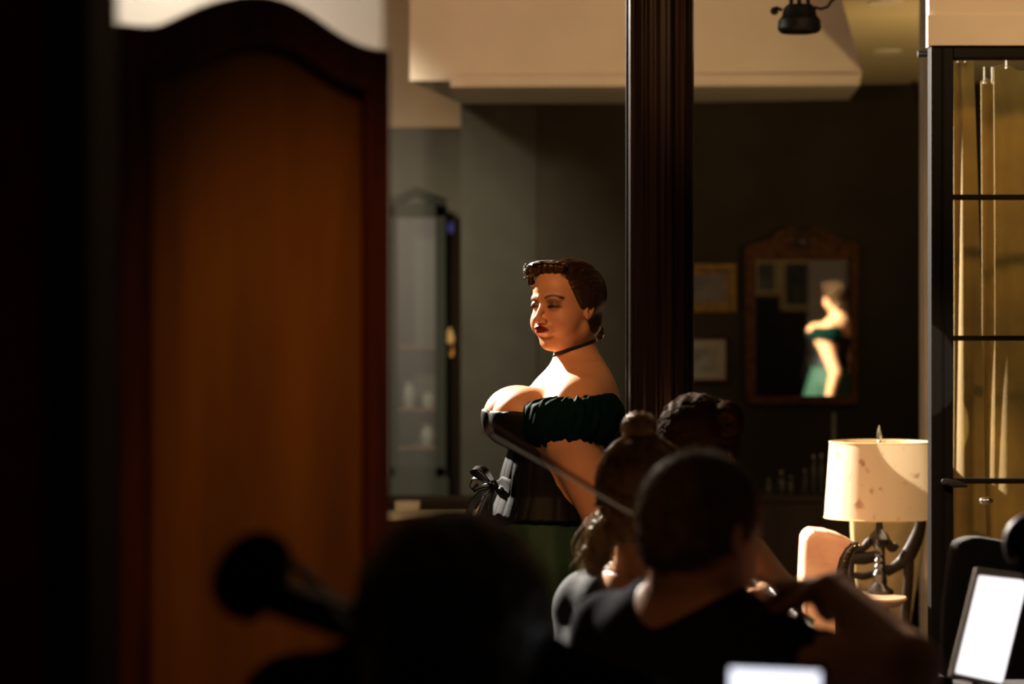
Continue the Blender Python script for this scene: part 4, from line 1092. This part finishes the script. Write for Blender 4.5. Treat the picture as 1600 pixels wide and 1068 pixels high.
# ------------------------------------------------------------------ musicians
def musician(label, hd, base, spread, hair_mat, shirt_mat, hair_fn, arms_fn=None, sleeve_fn=None, skin=SKIN, zlow=0.45, neck_r=0.055, hres=0.004, chair_label='plain dark chair under a seated musician', leg_dir=None):
    """hd: head Frame, base: point at the foot of the neck, spread: unit vector to the person's right * half shoulder width"""
    base = Vector(base); sp = Vector(spread); f_ = Vector((sp.y, -sp.x, 0)).normalized()*-1  # forward
    A = hd.world((0, -22, -62))
    sr = base+sp-Vector((0, 0, 0.045)); sl = base-sp-Vector((0, 0, 0.045))
    def torso_(p):
        d = cap(p, sl, sr, 0.062)
        d = smin(d, cap(p, base-sp*0.35-Vector((0, 0, .01)), base+sp*0.35-Vector((0, 0, .01)), 0.055), 0.06)
        d = smin(d, cap(p, base-sp*0.45-Vector((0, 0, .17)), base-sp*0.35-Vector((0, 0, .45)), 0.115, 0.11), 0.07)
        d = smin(d, cap(p, base+sp*0.45-Vector((0, 0, .17)), base+sp*0.35-Vector((0, 0, .45)), 0.115, 0.11), 0.07)
        return d
    def body_(p):
        d = smin(torso_(p), cap(p, A, base-Vector((0, 0, 0.01)), neck_r, neck_r*1.12), 0.05)
        if arms_fn: d = smin(d, arms_fn(p), 0.02)
        return smin(d, head(hd.loc(p), 0.2)/hd.k, 0.018)
    root = thing('person', label, 'person', (base.x, base.y, zlow))
    col = lambda v: head_color(hd.loc([v[:, 0], v[:, 1], v[:, 2]]), skin)
    zs = hd.world((0, 0, -150)).z
    ho = hd.o
    parts = [(lambda p: np.maximum(body_(p), zs-p[2]), (ho[0]-.14, ho[1]-.16, zs-.01), (ho[0]+.14, ho[1]+.16, ho[2]+.15), hres)]
    xs = [sl.x, sr.x]; ys = [sl.y, sr.y]
    lo = (min(xs)-.28, min(ys)-.42, zlow); hi = (max(xs)+.36, max(ys)+.50, zs+0.004)
    parts.append((lambda p: np.maximum(body_(p), np.maximum(p[2]-zs-0.002, zlow+0.01-p[2])), lo, (hi[0], hi[1], max(hi[2], zs+.01)), 0.006))
    if arms_fn:
        parts.append((lambda p: np.maximum(body_(p), zs-0.003-p[2]), (ho[0]+.139, lo[1], zs-.01), (hi[0], hi[1], zs+.30), 0.005))
    o = sdf_obj2('body', parts, M['skin'], None, col); setp(o, root)
    def shirt_(p):
        d = torso_(p)-0.009
        if sleeve_fn: d = smin(d, sleeve_fn(p)-0.010, 0.03)
        d = d-0.0025*nz(p, 28)-0.002*nz(p, 55, 2)
        x, y, z = p[0]-base.x, p[1]-base.y, p[2]-base.z
        hole = np.sqrt(x**2+y**2+(z*0.6-0.03)**2)-0.078
        return smax(d, -hole, 0.008)
    o = sdf_obj('shirt', shirt_, (lo[0], lo[1], zlow-0.02), (hi[0], hi[1], base.z+0.12), 0.006, shirt_mat); setp(o, root)
    if hair_fn: hair_fn(root)
    f_ = Vector((-sp.y, sp.x, 0)).normalized(); r_ = sp.normalized(); g0 = Vector((base.x, base.y, 0))
    if leg_dir: f_ = Vector((*leg_dir, 0)).normalized()
    q_ = Vector((f_.y, -f_.x, 0))
    def legs_(p):
        d = cap(p, g0-r_*0.07+Vector((0, 0, .56)), g0+r_*0.07+Vector((0, 0, .56)), 0.115)
        for s2 in (-1, 1):
            h_ = g0+r_*0.09*s2+Vector((0, 0, .55)); k_ = g0+q_*(0.11*s2)+f_*0.38+Vector((0, 0, .50)); a_ = g0+q_*(0.11*s2)+f_*0.38+Vector((0, 0, .09))
            d = smin(d, np.minimum(cap(p, h_, k_, 0.085, 0.062), cap(p, k_, a_, 0.060, 0.045)), 0.03)
        return d-0.002*nz(p, 30)
    setp(sdf_obj('trousers', legs_, (base.x-.62, base.y-.62, 0.05), (base.x+.62, base.y+.62, 0.70), 0.009, M['shirt_black']), root)
    for s2 in (-1, 1):
        a_ = g0+q_*(0.11*s2)+f_*0.36
        setp(sdf_obj('shoe', lambda p: smax(smin(cap(p, a_+Vector((0, 0, .05)), a_+f_*0.16+Vector((0, 0, .035)), 0.045, 0.036), cap(p, a_+Vector((0, 0, .05)), a_+Vector((0, 0, .10)), 0.045), 0.02), 0.004-p[2], 0.004), (a_.x-.3, a_.y-.3, -.01), (a_.x+.3, a_.y+.3, 0.2), 0.006, M['leather_dark']), root)
    ch = thing('chair', chair_label, 'chair', g0, (0, 0, math.atan2(r_.y, r_.x)), 'plain chairs of the seated musicians')
    MB().box((-0.21, -0.20, 0.40), (0.21, 0.24, 0.435)).obj('seat', M['charcoal'], ch, bevel=0.01)
    MB().box((-0.20, -0.24, 0.55), (0.20, -0.21, 0.76)).obj('backrest', M['charcoal'], ch, bevel=0.008)
    for sx in (-0.19, 0.19):
        MB().tube([(sx, -0.225, 0.76), (sx, -0.215, 0.40), (sx, -0.21, 0)], 0.012, 8).obj('leg', M['black_metal'], ch, True)
        MB().tube([(sx, 0.21, 0.40), (sx, 0.22, 0)], 0.012, 8).obj('leg', M['black_metal'], ch, True)
    return root, body_

# the violinist in navy in the foreground, seen from behind
DM = 3.6
HM = Frame(P(1098, 830, DM), 48, -13, 0, 1.0)
def man_arm(p):
    sh = P(1198, 1045, 3.50); el = P(1418, 1042, 3.27); wr = P(1306, 922, 3.46)
    d = cap(p, sh, el, 0.052, 0.044)
    d = smin(d, cap(p, el, wr, 0.045, 0.028), 0.015)
    hd_ = P(1236, 918, 3.56)
    d = smin(d, hand(p, wr, Vector(hd_)-Vector(wr), (0.15, -0.45, 1), 0.98, (38, 50, 30), -1, 5), 0.016)
    # left arm reaching forward under the violin
    s2 = P(955, 1050, 3.75); e2 = P(1010, 1110, 4.0); w2 = P(1120, 1000, 4.25)
    d = np.minimum(d, cap(p, s2, e2, 0.050, 0.040)); d = smin(d, cap(p, e2, w2, 0.040, 0.027), 0.015)
    return smin(d, hand(p, w2, P(1175, 965, 4.32)-w2, (-.3, 0.4, -1), 0.95, (40, 60, 40), 1), 0.014)
def man_sleeve(p):
    a_, b_ = P(1198, 1045, 3.50), P(1424, 1062, 3.27)
    d = cap(p, a_, a_+(b_-a_)*0.36, 0.056, 0.056)
    return smax(d, cap(p, a_, a_+(b_-a_)*0.5, 0.5)*0+((p[0]-a_.x)*(b_-a_).x+(p[1]-a_.y)*(b_-a_).y+(p[2]-a_.z)*(b_-a_).z)/(b_-a_).length-0.105, 0.006)
def man_hair(root):
    def f(p):
        q = HM.loc(p); x, y, z = q
        d = ell(q, (0, -16, 24), (80.5, 101, 93.5))
        d = smin(d, ell(q, (0, -40, -30), (62, 62, 50)), 18)
        d = smax(d, y-(30+0.55*z), 7)
        d = smax(d, (-22+0.3*np.abs(y)*0-0.75*np.clip(-y-10, 0, 80))-z, 8)
        ear = ell([np.abs(x), y, z], (80, -4, -12), (14, 16, 30)); d = smax(d, -ear, 6)
        return (d-0.8*nz(q, 0.35)-0.6*nz(q, 0.9))/1000*0.9
    o_ = HM.o
    hv, hq = nets(f, (o_[0]-.14, o_[1]-.16, o_[2]-.13), (o_[0]+.14, o_[1]+.16, o_[2]+.15), 0.003)
    mb = MB(); mb.v = [Vector(v) for v in hv]; mb.f = [tuple(int(i) for i in f_) for f_ in hq]
    rn = random.Random(2); c_ = Vector(HM.world((0, -16, 10))); paths = []
    for i in range(5200):
        v = Vector(hv[rn.randrange(len(hv))]); n_ = (v-c_).normalized(); dn = (Vector((0, 0, -1))-n_*(-n_.z))*0.7
        a_ = n_*0.55+dn+Vector((rn.gauss(0, .2), rn.gauss(0, .2), rn.gauss(0, .2))); a_.normalize()
        L_ = rn.uniform(0.006, 0.013); paths.append([v-n_*0.001, v+a_*L_*0.5, v+(a_+dn*0.3).normalized()*L_])
    strands(mb, paths, 0.0005, 3)
    setp(mesh_obj('short_hair', mb.v, mb.f, M['hair_bronze'], None, True), root)
bM_ = P(1078, 962, 3.62)
sp = Vector((0.64, -0.77, 0))*0.165
man, _f = musician('man in navy t-shirt seen from behind with short hair and raised bowing arm', HM, bM_, sp, M['hair_bronze'], M['shirt_navy'], man_hair, man_arm, man_sleeve, leg_dir=(0.38, 0.92), chair_label='plain dark chair the man in navy sits on', skin=(0.50, 0.25, 0.15))

def strand_hair(root, fr, f_mass, box, h, paths_fn, m_, r=0.0008, name='hair'):
    v, q = nets(f_mass, box[0], box[1], h)
    mb = MB(); mb.v = [Vector(a) for a in v]; mb.f = [tuple(int(i) for i in f) for f in q]
    strands(mb, paths_fn(), r, 3)
    setp(mesh_obj(name, mb.v, mb.f, m_, None, True), root)

# woman with top bun and loose blond lengths
DW = 4.6
HW = Frame(P(1014, 776, DW), 42, -4, 0, 0.98)
bun = P(999, 667, DW-0.02)
def w1_hair(root):
    bl = [HW.world(q) for q in ((-62, -50, -30), (-72, -62, -75), (-80, -66, -115), (-98, -60, -150))]
    tail = [P(948, 806, DW-.03), P(940, 838, DW-.03), P(932, 868, DW-.03), P(926, 892, DW-.02)]
    def f(p):
        q = HW.loc(p); x, y, z = q
        d = ell(q, (0, -16, 26), (83, 104, 94))
        d = d-1.8*np.sin(np.arctan2(x, y)*26+z*0.03)
        d = smax(d, y-(40+0.45*z), 8)
        d = smin(d, ell(q, (0, -55, -40), (60, 45, 52))-2*np.sin(x*0.2+z*0.1), 16)
        d = d/1000
        b = np.sqrt((p[0]-bun.x)**2+(p[1]-bun.y)**2+((p[2]-bun.z)*1.1)**2)-0.032
        b = b-0.002*np.sin(np.arctan2(p[0]-bun.x, p[2]-bun.z)*9+(p[1]-bun.y)*120)
        d = smin(d, b, 0.012)
        for a_, c_, r0, r1 in ((tail[0], tail[1], .020, .026), (tail[1], tail[2], .026, .024), (tail[2], tail[3], .024, .012)):
            d = smin(d, cap(p, a_, c_, r0, r1)-0.002*np.sin(p[0]*600+p[2]*180), 0.012)
        return d*0.85
    def paths():
        out = []; rn = random.Random(3)
        for i in range(700):        # combed up from the nape to the bun
            a_ = rn.uniform(-3.1, 3.1); c0 = Vector((84*math.sin(a_), -16-104*math.cos(a_)*1.0, -20)); 
            if c0.y > 30: continue
            tgt = HW.loc([np.float32(bun.x), np.float32(bun.y), np.float32(bun.z)]); tgt = Vector([float(t) for t in tgt])
            pts = []
            for k in range(9):
                s_ = k/8; q = c0.lerp(tgt, s_*0.86); d_ = Vector((q.x/84, (q.y+16)/105, (q.z-26)/95)); L = d_.length
                if L < 1: d_ /= L; q = Vector((d_.x*84, d_.y*105-16, d_.z*95+26))
                wv = 2.5*math.sin(s_*9+i)
                pts.append(HW.world(q+d_*(1.5+rn.uniform(0, 2)+wv*0.5)))
            out.append(pts)
        for i in range(160):
            a_ = rn.uniform(0, 6.28); r_ = rn.uniform(0.015, 0.034); off = rn.uniform(-.02, .02)
            out.append([bun+Vector((r_*math.cos(a_+k*.45), off+0.01*math.sin(k), r_*math.sin(a_+k*.45)*0.9)) for k in range(7)])
        for i in range(260):
            o_ = Vector((rn.gauss(0, .010), rn.gauss(0, .012), rn.gauss(0, .004))); pts = []
            for k in range(8):
                s_ = k/7*3; j = min(2, int(s_)); pts.append(tail[j].lerp(tail[j+1], s_-j)+o_*(1.3+0.4*math.sin(s_+i))+Vector((0.006*math.sin(s_*2.6+i*.2), 0, 0)))
            out.append(pts)
        return out
    o_ = HW.o
    strand_hair(root, HW, f, ((o_[0]-.22, o_[1]-.18, o_[2]-.20), (o_[0]+.14, o_[1]+.18, o_[2]+.19)), 0.004, paths, M['hair_blond'], 0.0009)
bW = P(1002, 918, 4.66)
def w1_arm(p):
    a_ = bW-Vector((0.62, -0.75, 0))*0.16-Vector((0, 0, .05)); b_ = a_+Vector((-0.02, 0.06, -0.24))
    d = cap(p, a_, b_, 0.045, 0.036); c_ = b_+Vector((0.12, 0.05, 0.06)); d = smin(d, cap(p, b_, c_, 0.036, 0.026), 0.012)
    return smin(d, hand(p, c_, (0.3, 0.7, 0.4), (0, -.5, 1), 0.9, (30, 45, 30), 1), 0.012)
def w1_sleeve(p):
    a_ = bW-Vector((0.62, -0.75, 0))*0.16-Vector((0, 0, .05)); b_ = a_+Vector((-0.01, 0.05, -0.12))
    return cap(p, a_, b_, 0.050, 0.050)
musician('woman in charcoal t-shirt with blond bun on top of her head, left of the man', HW, bW, Vector((0.62, -0.78, 0))*0.145, None, M['shirt_grey'], w1_hair, w1_arm, w1_sleeve, leg_dir=(1.0, 0.1), chair_label='plain dark chair the woman with the bun sits on', neck_r=0.047, hres=0.004)

# woman with chestnut hair twisted up, behind
D3 = 5.1
HT = Frame(P(1094, 702, D3), 30, -6, 0, 0.98)
tw = P(1136, 658, D3-0.06)
def w2_hair(root):
    def f(p):
        q = HT.loc(p); x, y, z = q
        d = ell(q, (0, -16, 24), (86, 104, 95))-2.2*np.sin(np.arctan2(x, z-20)*16+y*0.04)
        d = smax(d, y-(42+0.45*z), 8)
        d = smin(d, ell(q, (0, -50, -40), (60, 50, 50)), 16)/1000
        X, Y, Z = p[0]-tw.x, p[1]-tw.y, p[2]-tw.z
        b = ell([X, Y, Z], (0, 0, 0), (0.034, 0.036, 0.043))
        b = smax(b, -ell([X, Y, Z], (-0.004, -0.034, 0.0), (0.010, 0.014, 0.016)), 0.008)
        b = b-0.0028*np.sin(np.sqrt(X**2+Z**2)*420+np.arctan2(X, Z)*1.0)
        return smin(d, b, 0.010)*0.85
    def paths():
        out = []; rn = random.Random(8)
        for i in range(600):
            a_ = rn.uniform(-3.1, 3.1); c0 = Vector((86*math.sin(a_), -16-104*math.cos(a_), rn.uniform(-30, 40)))
            if c0.y > 30: continue
            tgt = Vector([float(t) for t in HT.loc([np.float32(tw.x), np.float32(tw.y), np.float32(tw.z)])]); pts = []
            for k in range(9):
                s_ = k/8; q = c0.lerp(tgt, s_*0.8); d_ = Vector((q.x/86, (q.y+16)/105, (q.z-24)/96)); L = d_.length
                if L < 1: d_ /= L; q = Vector((d_.x*86, d_.y*105-16, d_.z*96+24))
                pts.append(HT.world(q+d_*(2+rn.uniform(0, 2))))
            out.append(pts)
        for i in range(260):
            a_ = rn.uniform(0, 6.28); r_ = rn.uniform(0.022, 0.040); off = rn.uniform(-.03, .02)
            out.append([tw+Vector((r_*0.85*math.cos(a_+k*.45), off, r_*1.08*math.sin(a_+k*.45))) for k in range(7)])
        out.append([tw+Vector((0.02, 0, -0.02)), tw+Vector((0.035, 0, -0.022)), tw+Vector((0.048, -.01, -0.021))])
        return out
    o_ = HT.o
    strand_hair(root, HT, f, ((o_[0]-.14, o_[1]-.20, o_[2]-.13), (o_[0]+.16, o_[1]+.16, o_[2]+.15)), 0.0035, paths, M['hair_chestnut'], 0.0009)
bT = P(1085, 878, 5.2)
def w2_arm(p):
    a_ = P(1166, 872, 5.02); b_ = P(1216, 925, 4.88); c_ = P(1158, 955, 4.66)
    d = cap(p, a_, b_, 0.052, 0.040); d = smin(d, cap(p, b_, c_, 0.038, 0.027), 0.015)
    return smin(d, hand(p, c_, (-0.5, -.25, 0.5), (0.2, -1, 0.2), 0.9, (40, 55, 35), 1), 0.012)
musician('woman in black with chestnut hair twisted up, bare shoulder, seated behind the man', HT, bT, Vector((0.85, -0.5, 0))*0.12, None, M['shirt_black'], w2_hair, w2_arm, None, leg_dir=(0.93, 0.36), chair_label='plain dark chair the woman with twisted up hair sits on', neck_r=0.048, hres=0.0045)

# cello player in black close to the camera, only a dark silhouette
DC = 2.5
HC = Frame(P(712, 985, DC), 10, -4, 0, 1.04)
def c_hair(root):
    def f(p):
        q = HC.loc(p); x, y, z = q
        d = ell(q, (0, -18, 20), (98, 112, 104))
        d = smax(d, y-(45+0.45*z), 10)
        d = smin(d, ell(q, (0, -45, -60), (84, 60, 70)), 24)
        return (d-3.0*nz(q, 0.12)-1.5*nz(q, 0.3))/1000*0.85
    o_ = HC.o
    setp(sdf_obj('wavy_hair', f, (o_[0]-.16, o_[1]-.18, o_[2]-.17), (o_[0]+.16, o_[1]+.18, o_[2]+.17), 0.005, M['hair_dark']), root)
bC = P(712, 1062, 2.55)
def c_arm(p):
    a_ = bC-Vector((0.95, -0.2, 0))*0.175-Vector((0, 0, .05)); e_ = a_+Vector((-0.03, 0.16, -0.16)); w_ = e_+Vector((0.04, 0.16, 0.10))
    d = cap(p, a_, e_, 0.045, 0.038); d = smin(d, cap(p, e_, w_, 0.038, 0.026), 0.012)
    return smin(d, hand(p, w_, (0.4, 0.5, 0.4), (-.5, 0.2, .6), 0.9, (45, 60, 40), 1), 0.012)
musician('cello player in black with thick wavy hair, dark silhouette nearest the camera', HC, bC, Vector((0.98, -0.2, 0))*0.17, None, M['shirt_black'], c_hair, c_arm, lambda p: cap(p, bC-Vector((0.95, -0.2, 0))*0.175-Vector((0, 0, .05)), bC-Vector((0.95, -0.2, 0))*0.175+Vector((-0.02, 0.12, -0.17)), 0.05, 0.045), hres=0.006, chair_label='plain dark chair the cello player sits on')

# ------------------------------------------------------------------ instruments
def outline(L):
    pts = [(0, 0), (.10, .0), (.19, .02), (.235, .08), (.240, .16), (.225, .24), (.185, .31), (.155, .36), (.150, .44), (.163, .50), (.150, .56), (.155, .60), (.185, .65), (.195, .72), (.19, .82), (.165, .92), (.10, .985), (.04, .998), (0, 1.0)]
    xs = np.array([p[0] for p in pts])*L*1.22; ys = np.array([p[1] for p in pts])*L
    t = np.arange(len(pts)); T = np.linspace(0, len(pts)-1, 60); X = np.interp(T, t, xs); Y = np.interp(T, t, ys)
    for _ in range(3): X[1:-1] = .25*X[:-2]+.5*X[1:-1]+.25*X[2:]; Y[1:-1] = .25*Y[:-2]+.5*Y[1:-1]+.25*Y[2:]
    X[0] = X[-1] = 0
    return [(x, y) for x, y in zip(X, Y)]+[(-x, y) for x, y in list(zip(X, Y))[-2:0:-1]]
def fiddle(name, label, cat, org, axis, up, L, depth, m_, group=None):
    """org: tail end of the body; axis: towards the scroll; up: normal of the front"""
    a_ = Vector(axis).normalized(); u_ = Vector(up); u_ = (u_-a_*u_.dot(a_)).normalized(); s_ = a_.cross(u_)
    R = Matrix((s_, a_, u_)).transposed()
    t = thing(name, label, cat, org, R.to_euler(), group)
    ol = outline(L); n_ = len(ol); c = (0, L*0.5); mb = MB(); vs = []
    rings = [(0.0001, depth*0.5+L*0.045), (0.5, depth*0.5+L*0.038), (0.85, depth*0.5+L*0.01), (1.02, depth*0.5), (1.0, depth*0.45), (1.0, -depth*0.45), (1.02, -depth*0.5), (0.85, -depth*0.5-L*0.01), (0.5, -depth*0.5-L*0.035), (0.0001, -depth*0.5-L*0.04)]
    for k, z in rings:
        for x, y in ol: vs.append((x*k, c[1]+(y-c[1])*k, z))
    fs = [(r*n_+i, r*n_+(i+1) % n_, (r+1)*n_+(i+1) % n_, (r+1)*n_+i) for r in range(len(rings)-1) for i in range(n_)]
    mb.add(vs, fs).obj('body', m_, t, True, angle=50)
    nl = L*0.38; zt = depth*0.5+L*0.01; w_ = L*0.034
    mb = MB(); mb.tube([(0, L*0.98, zt-0.01*L), (0, L+nl*0.5, zt), (0, L+nl, zt)], [w_, w_*0.85, w_*0.75], 12, flat=0.9); mb.obj('neck', m_, t, True)
    MB().add([(-w_*.95, L*0.72, zt+L*.085), (w_*.95, L*0.72, zt+L*.085), (w_*.65, L+nl, zt+L*.022), (-w_*.65, L+nl, zt+L*.022), (-w_*.95, L*0.72, zt+L*.065), (w_*.95, L*0.72, zt+L*.065), (w_*.65, L+nl, zt), (-w_*.65, L+nl, zt)],
             [(0, 1, 2, 3), (7, 6, 5, 4), (0, 4, 5, 1), (1, 5, 6, 2), (2, 6, 7, 3), (3, 7, 4, 0)]).obj('fingerboard', M['ebony'], t, bevel=0.001)
    # pegbox and scroll
    y0 = L+nl; pb = L*0.20; mb = MB()
    mb.add([(-w_*.8, y0-.01*L, zt-w_*.9), (w_*.8, y0-.01*L, zt-w_*.9), (w_*.8, y0-.01*L, zt+w_*.5), (-w_*.8, y0-.01*L, zt+w_*.5), (-w_*.6, y0+pb, zt-w_*3.0), (w_*.6, y0+pb, zt-w_*3.0), (w_*.6, y0+pb, zt-w_*1.6), (-w_*.6, y0+pb, zt-w_*1.6)],
           [(0, 1, 2, 3), (7, 6, 5, 4), (0, 4, 5, 1), (1, 5, 6, 2), (2, 6, 7, 3), (3, 7, 4, 0)])
    rs = L*0.052; cy, cz = y0+pb+rs*0.6, zt-w_*2.3+rs*0.25
    pts = []; rr = []
    for k in range(40):
        f = k/39; an = -2.4+f*4.0*math.pi; r_ = rs*(1-0.88*f)
        pts.append((0, cy+r_*math.cos(an)*1.0, cz+r_*math.sin(an))); rr.append(rs*0.42*(1-0.45*f))
    mb.tube(pts, rr, 12, flat=1.0, up=(1, 0, 0))
    mb.tube([(-rs*.9, cy, cz), (rs*.9, cy, cz)], [rs*.32, rs*.32], 14)
    for s2 in (-1, 1): mb.tube([(s2*rs*.2, cy, cz), (s2*rs*.75, cy, cz)], [rs*.85, rs*.5], 20)
    mb.obj('scroll', m_, t, True, angle=50)
    for k in range(4):
        sg_ = 1 if k % 2 else -1; yy = y0+pb*(0.15+0.2*k); zz_ = zt-w_*(0.2+0.45*k)
        pm = MB(); pm.tube([(-sg_*w_*1.0, yy, zz_), (sg_*w_*2.6, yy, zz_)], [L*.008, L*.010], 8); pm.ball((sg_*w_*3.4, yy, zz_), (L*.028, L*.022, L*.009), 10); pm.obj('tuning_peg', M['ebony'], t, True)
    mb = MB(); mb.prism([(-L*.06, zt), (-L*.055, zt+L*.06), (0, zt+L*.09), (L*.055, zt+L*.06), (L*.06, zt), (L*.03, zt+L*.02), (-L*.03, zt+L*.02)], L*.52, L*.53); mb.obj('bridge', M['bowwood'], t)
    MB().add([(-L*.02, L*.03, zt+L*.03), (L*.02, L*.03, zt+L*.03), (L*.055, L*.30, zt+L*.065), (-L*.055, L*.30, zt+L*.065), (-L*.02, L*.03, zt+L*.01), (L*.02, L*.03, zt+L*.01), (L*.055, L*.30, zt+L*.05), (-L*.055, L*.30, zt+L*.05)],
             [(0, 1, 2, 3), (7, 6, 5, 4), (0, 4, 5, 1), (1, 5, 6, 2), (2, 6, 7, 3), (3, 7, 4, 0)]).obj('tailpiece', M['ebony'], t)
    for k in range(4):
        x_ = (k-1.5)*L*.03
        MB().tube([(x_*0.9, L*.30, zt+L*.06), (x_, L*.525, zt+L*(.088-.008*abs(k-1.5))), (x_*0.45, y0+pb*.3, zt+L*.02)], L*.0028, 6).obj('string', M['string'], t, True)
    return t
def bow(name, label, A, Bp_, sag, group=None):
    """A: frog end, Bp_: tip"""
    A = Vector(A); Bp_ = Vector(Bp_); t = thing(name, label, 'bow', A, group=group)
    d = (Bp_-A); up = Vector((0, 0, 1)); up = (up-d.normalized()*up.dot(d.normalized())).normalized()*sag
    n_ = 16
    MB().tube([d*(i/n_)+up*(0.018-0.012*math.sin(math.pi*i/n_)) for i in range(n_+1)], [0.0045-0.0015*i/n_ for i in range(n_+1)], 8).obj('stick', M['bowwood'], t, True)
    MB().tube([d*0.05, d*0.99], 0.0035, 6, flat=0.35).obj('bow_hair', M['bowhair'], t, True)
    mb = MB(); mb.tube([d*0.04+up*0.016, d*0.09+up*0.016], 0.008, 8); mb.tube([d*0.045+up*.008, d*0.085+up*.003], 0.009, 8); mb.obj('frog', M['ebony'], t, True)
    MB().tube([d*0.985+up*0.018, d*1.0+up*-0.002], [0.004, 0.005], 8).obj('tip_plate', M['white'], t, True)
    return t
bow('violin_bow', 'brown violin bow held by the man, slanting across the singer towards upper left', P(1262, 958, 3.60), P(758, 674, 4.12), 1)
fiddle('violin', 'violin tucked under the chin of the man in navy, mostly hidden by him', 'violin', P(1075, 968, 3.83), (0.03, 1, 0.10), (-0.3, 0, 1), 0.355, 0.036, M['varnish'])
fiddle('violin', 'orange brown violin of the woman behind the man, seen beside his raised hand', 'violin', P(1140, 918, 5.0), (0.20, -0.95, -0.10), (0.2, 0.3, 1), 0.355, 0.036, M['varnish'])
# cello: the scroll and pegbox against the screen panel
Lc = 0.755
def place_fiddle(scr, axis, up, L, depth):
    """tail point so that the scroll eye lands on scr"""
    a_ = Vector(axis).normalized(); u_ = Vector(up); u_ = (u_-a_*u_.dot(a_)).normalized()
    w_ = L*.034; rs = L*.052; zt = depth*0.5+L*0.01
    return scr-a_*(L*1.58+rs*0.6)-u_*(zt-w_*2.3+rs*0.25)
ax_ = Vector((-0.45, -0.62, 0.55)); up_ = Vector((0.60, 0.10, 0.66))
fiddle('cello', 'cello with scroll silhouetted against the wooden screen panel', 'cello', place_fiddle(P(402, 893, 2.44), ax_, up_, Lc, 0.11), ax_, up_, Lc, 0.11, M['varnish_dark'])
# another scroll at the right edge
sA = P(1606, 838, 3.9); ax_ = Vector((0.10, 0.15, 1)).normalized()
fiddle('cello', 'dark red cello scroll just entering the picture above the tilted tablet', 'cello', sA-ax_*(Lc*1.62), ax_, (1, -0.3, 0.1), Lc, 0.11, M['varnish_dark'])

# ------------------------------------------------------------------ tablets on music stands
def tablet(label, quad, D, mt, bz, stand_to, dd=(0, 0, 0, 0)):
    """quad: TL, TR, BR, BL pixels of the lit area"""
    q = [P(x, y, D+e) for (x, y), e in zip(quad, dd)]
    c = sum(q, Vector())/4; X = (q[1]-q[0]+q[2]-q[3]).normalized(); Y = (q[0]-q[3]+q[1]-q[2]); Y = (Y-X*Y.dot(X)).normalized(); N = X.cross(Y)
    if N.y > 0: N = -N
    t = thing('tablet', label, 'tablet', c)
    e = 0.011
    v = [a-c for a in q]; big = [a+(a.normalized())*e*1.4 for a in v]
    mb = MB(); mb.add([a+N*0.0 for a in big]+[a-N*0.007 for a in big], [(0, 1, 2, 3), (7, 6, 5, 4), (0, 4, 5, 1), (1, 5, 6, 2), (2, 6, 7, 3), (3, 7, 4, 0)])
    mb.obj('bezel', bz, t, bevel=0.003, seg=3)
    mb = MB(); mb.add([a+N*0.0012 for a in v]+[a+N*0.0004 for a in v], [(0, 1, 2, 3), (7, 6, 5, 4), (0, 4, 5, 1), (1, 5, 6, 2), (2, 6, 7, 3), (3, 7, 4, 0)])
    mb.obj('lit_display', mt, t)
    lo = (q[2]+q[3])/2
    ms = thing('music_stand', stand_to, 'music stand', (lo.x, lo.y+0.03, 0))
    zb_ = lo.z-0.01
    MB().tube([(0, 0, zb_-0.25), (0, 0, zb_)], 0.007, 10).obj('upper_tube', M['black_metal'], ms, True)
    MB().tube([(0, 0, 0.12), (0, 0, zb_-0.2)], 0.011, 10).obj('lower_tube', M['black_metal'], ms, True)
    MB().box((-0.11, -0.045, zb_-0.024), (0.11, 0.0, zb_-0.018)).obj('ledge', M['black_metal'], ms)
    for k in range(3):
        a_ = 2*math.pi*k/3+.3; MB().tube([(0, 0, 0.20), (0.22*math.cos(a_), 0.22*math.sin(a_), 0.008)], 0.008, 8).obj('leg', M['black_metal'], ms, True)
tablet('white lit tablet tilted on a stand at the right edge of the picture', [(1530, 899), (1604, 907), (1565, 1066), (1493, 1050)], 4.3, M['screen_on'], M['bezel'], 'black music stand carrying the tilted tablet by the charcoal chair', (-0.06, 0.05, 0.02, -0.09))
tablet('bluish white lit tablet at the bottom edge in front of the man in navy', [(1141, 1044), (1281, 1050), (1278, 1200), (1138, 1200)], 2.6, M['screen_blue'], M['black_metal'], 'black music stand under the tablet in front of the man', (0, 0, -0.06, -0.06))

# thin stage haze in the far part of the room, caught by the spotlight beam
hm = bpy.data.materials.new('stage_haze'); hm.use_nodes = True; nt = hm.node_tree; nt.nodes.clear()
out = nt.nodes.new('ShaderNodeOutputMaterial'); vs_ = nt.nodes.new('ShaderNodeVolumeScatter')
vs_.inputs['Density'].default_value = 0.028; vs_.inputs['Anisotropy'].default_value = 0.2; vs_.inputs['Color'].default_value = (1.0, 0.95, 0.85, 1)
nt.links.new(vs_.outputs[0], out.inputs['Volume'])
hz_ = MB().box((-4.15, 8.0, 0.02), (-0.45, 14.8, 3.88)).obj('haze', hm); tag(hz_, 'thin pale stage haze hanging in the recess left of the singer', 'haze', None, 'stuff')
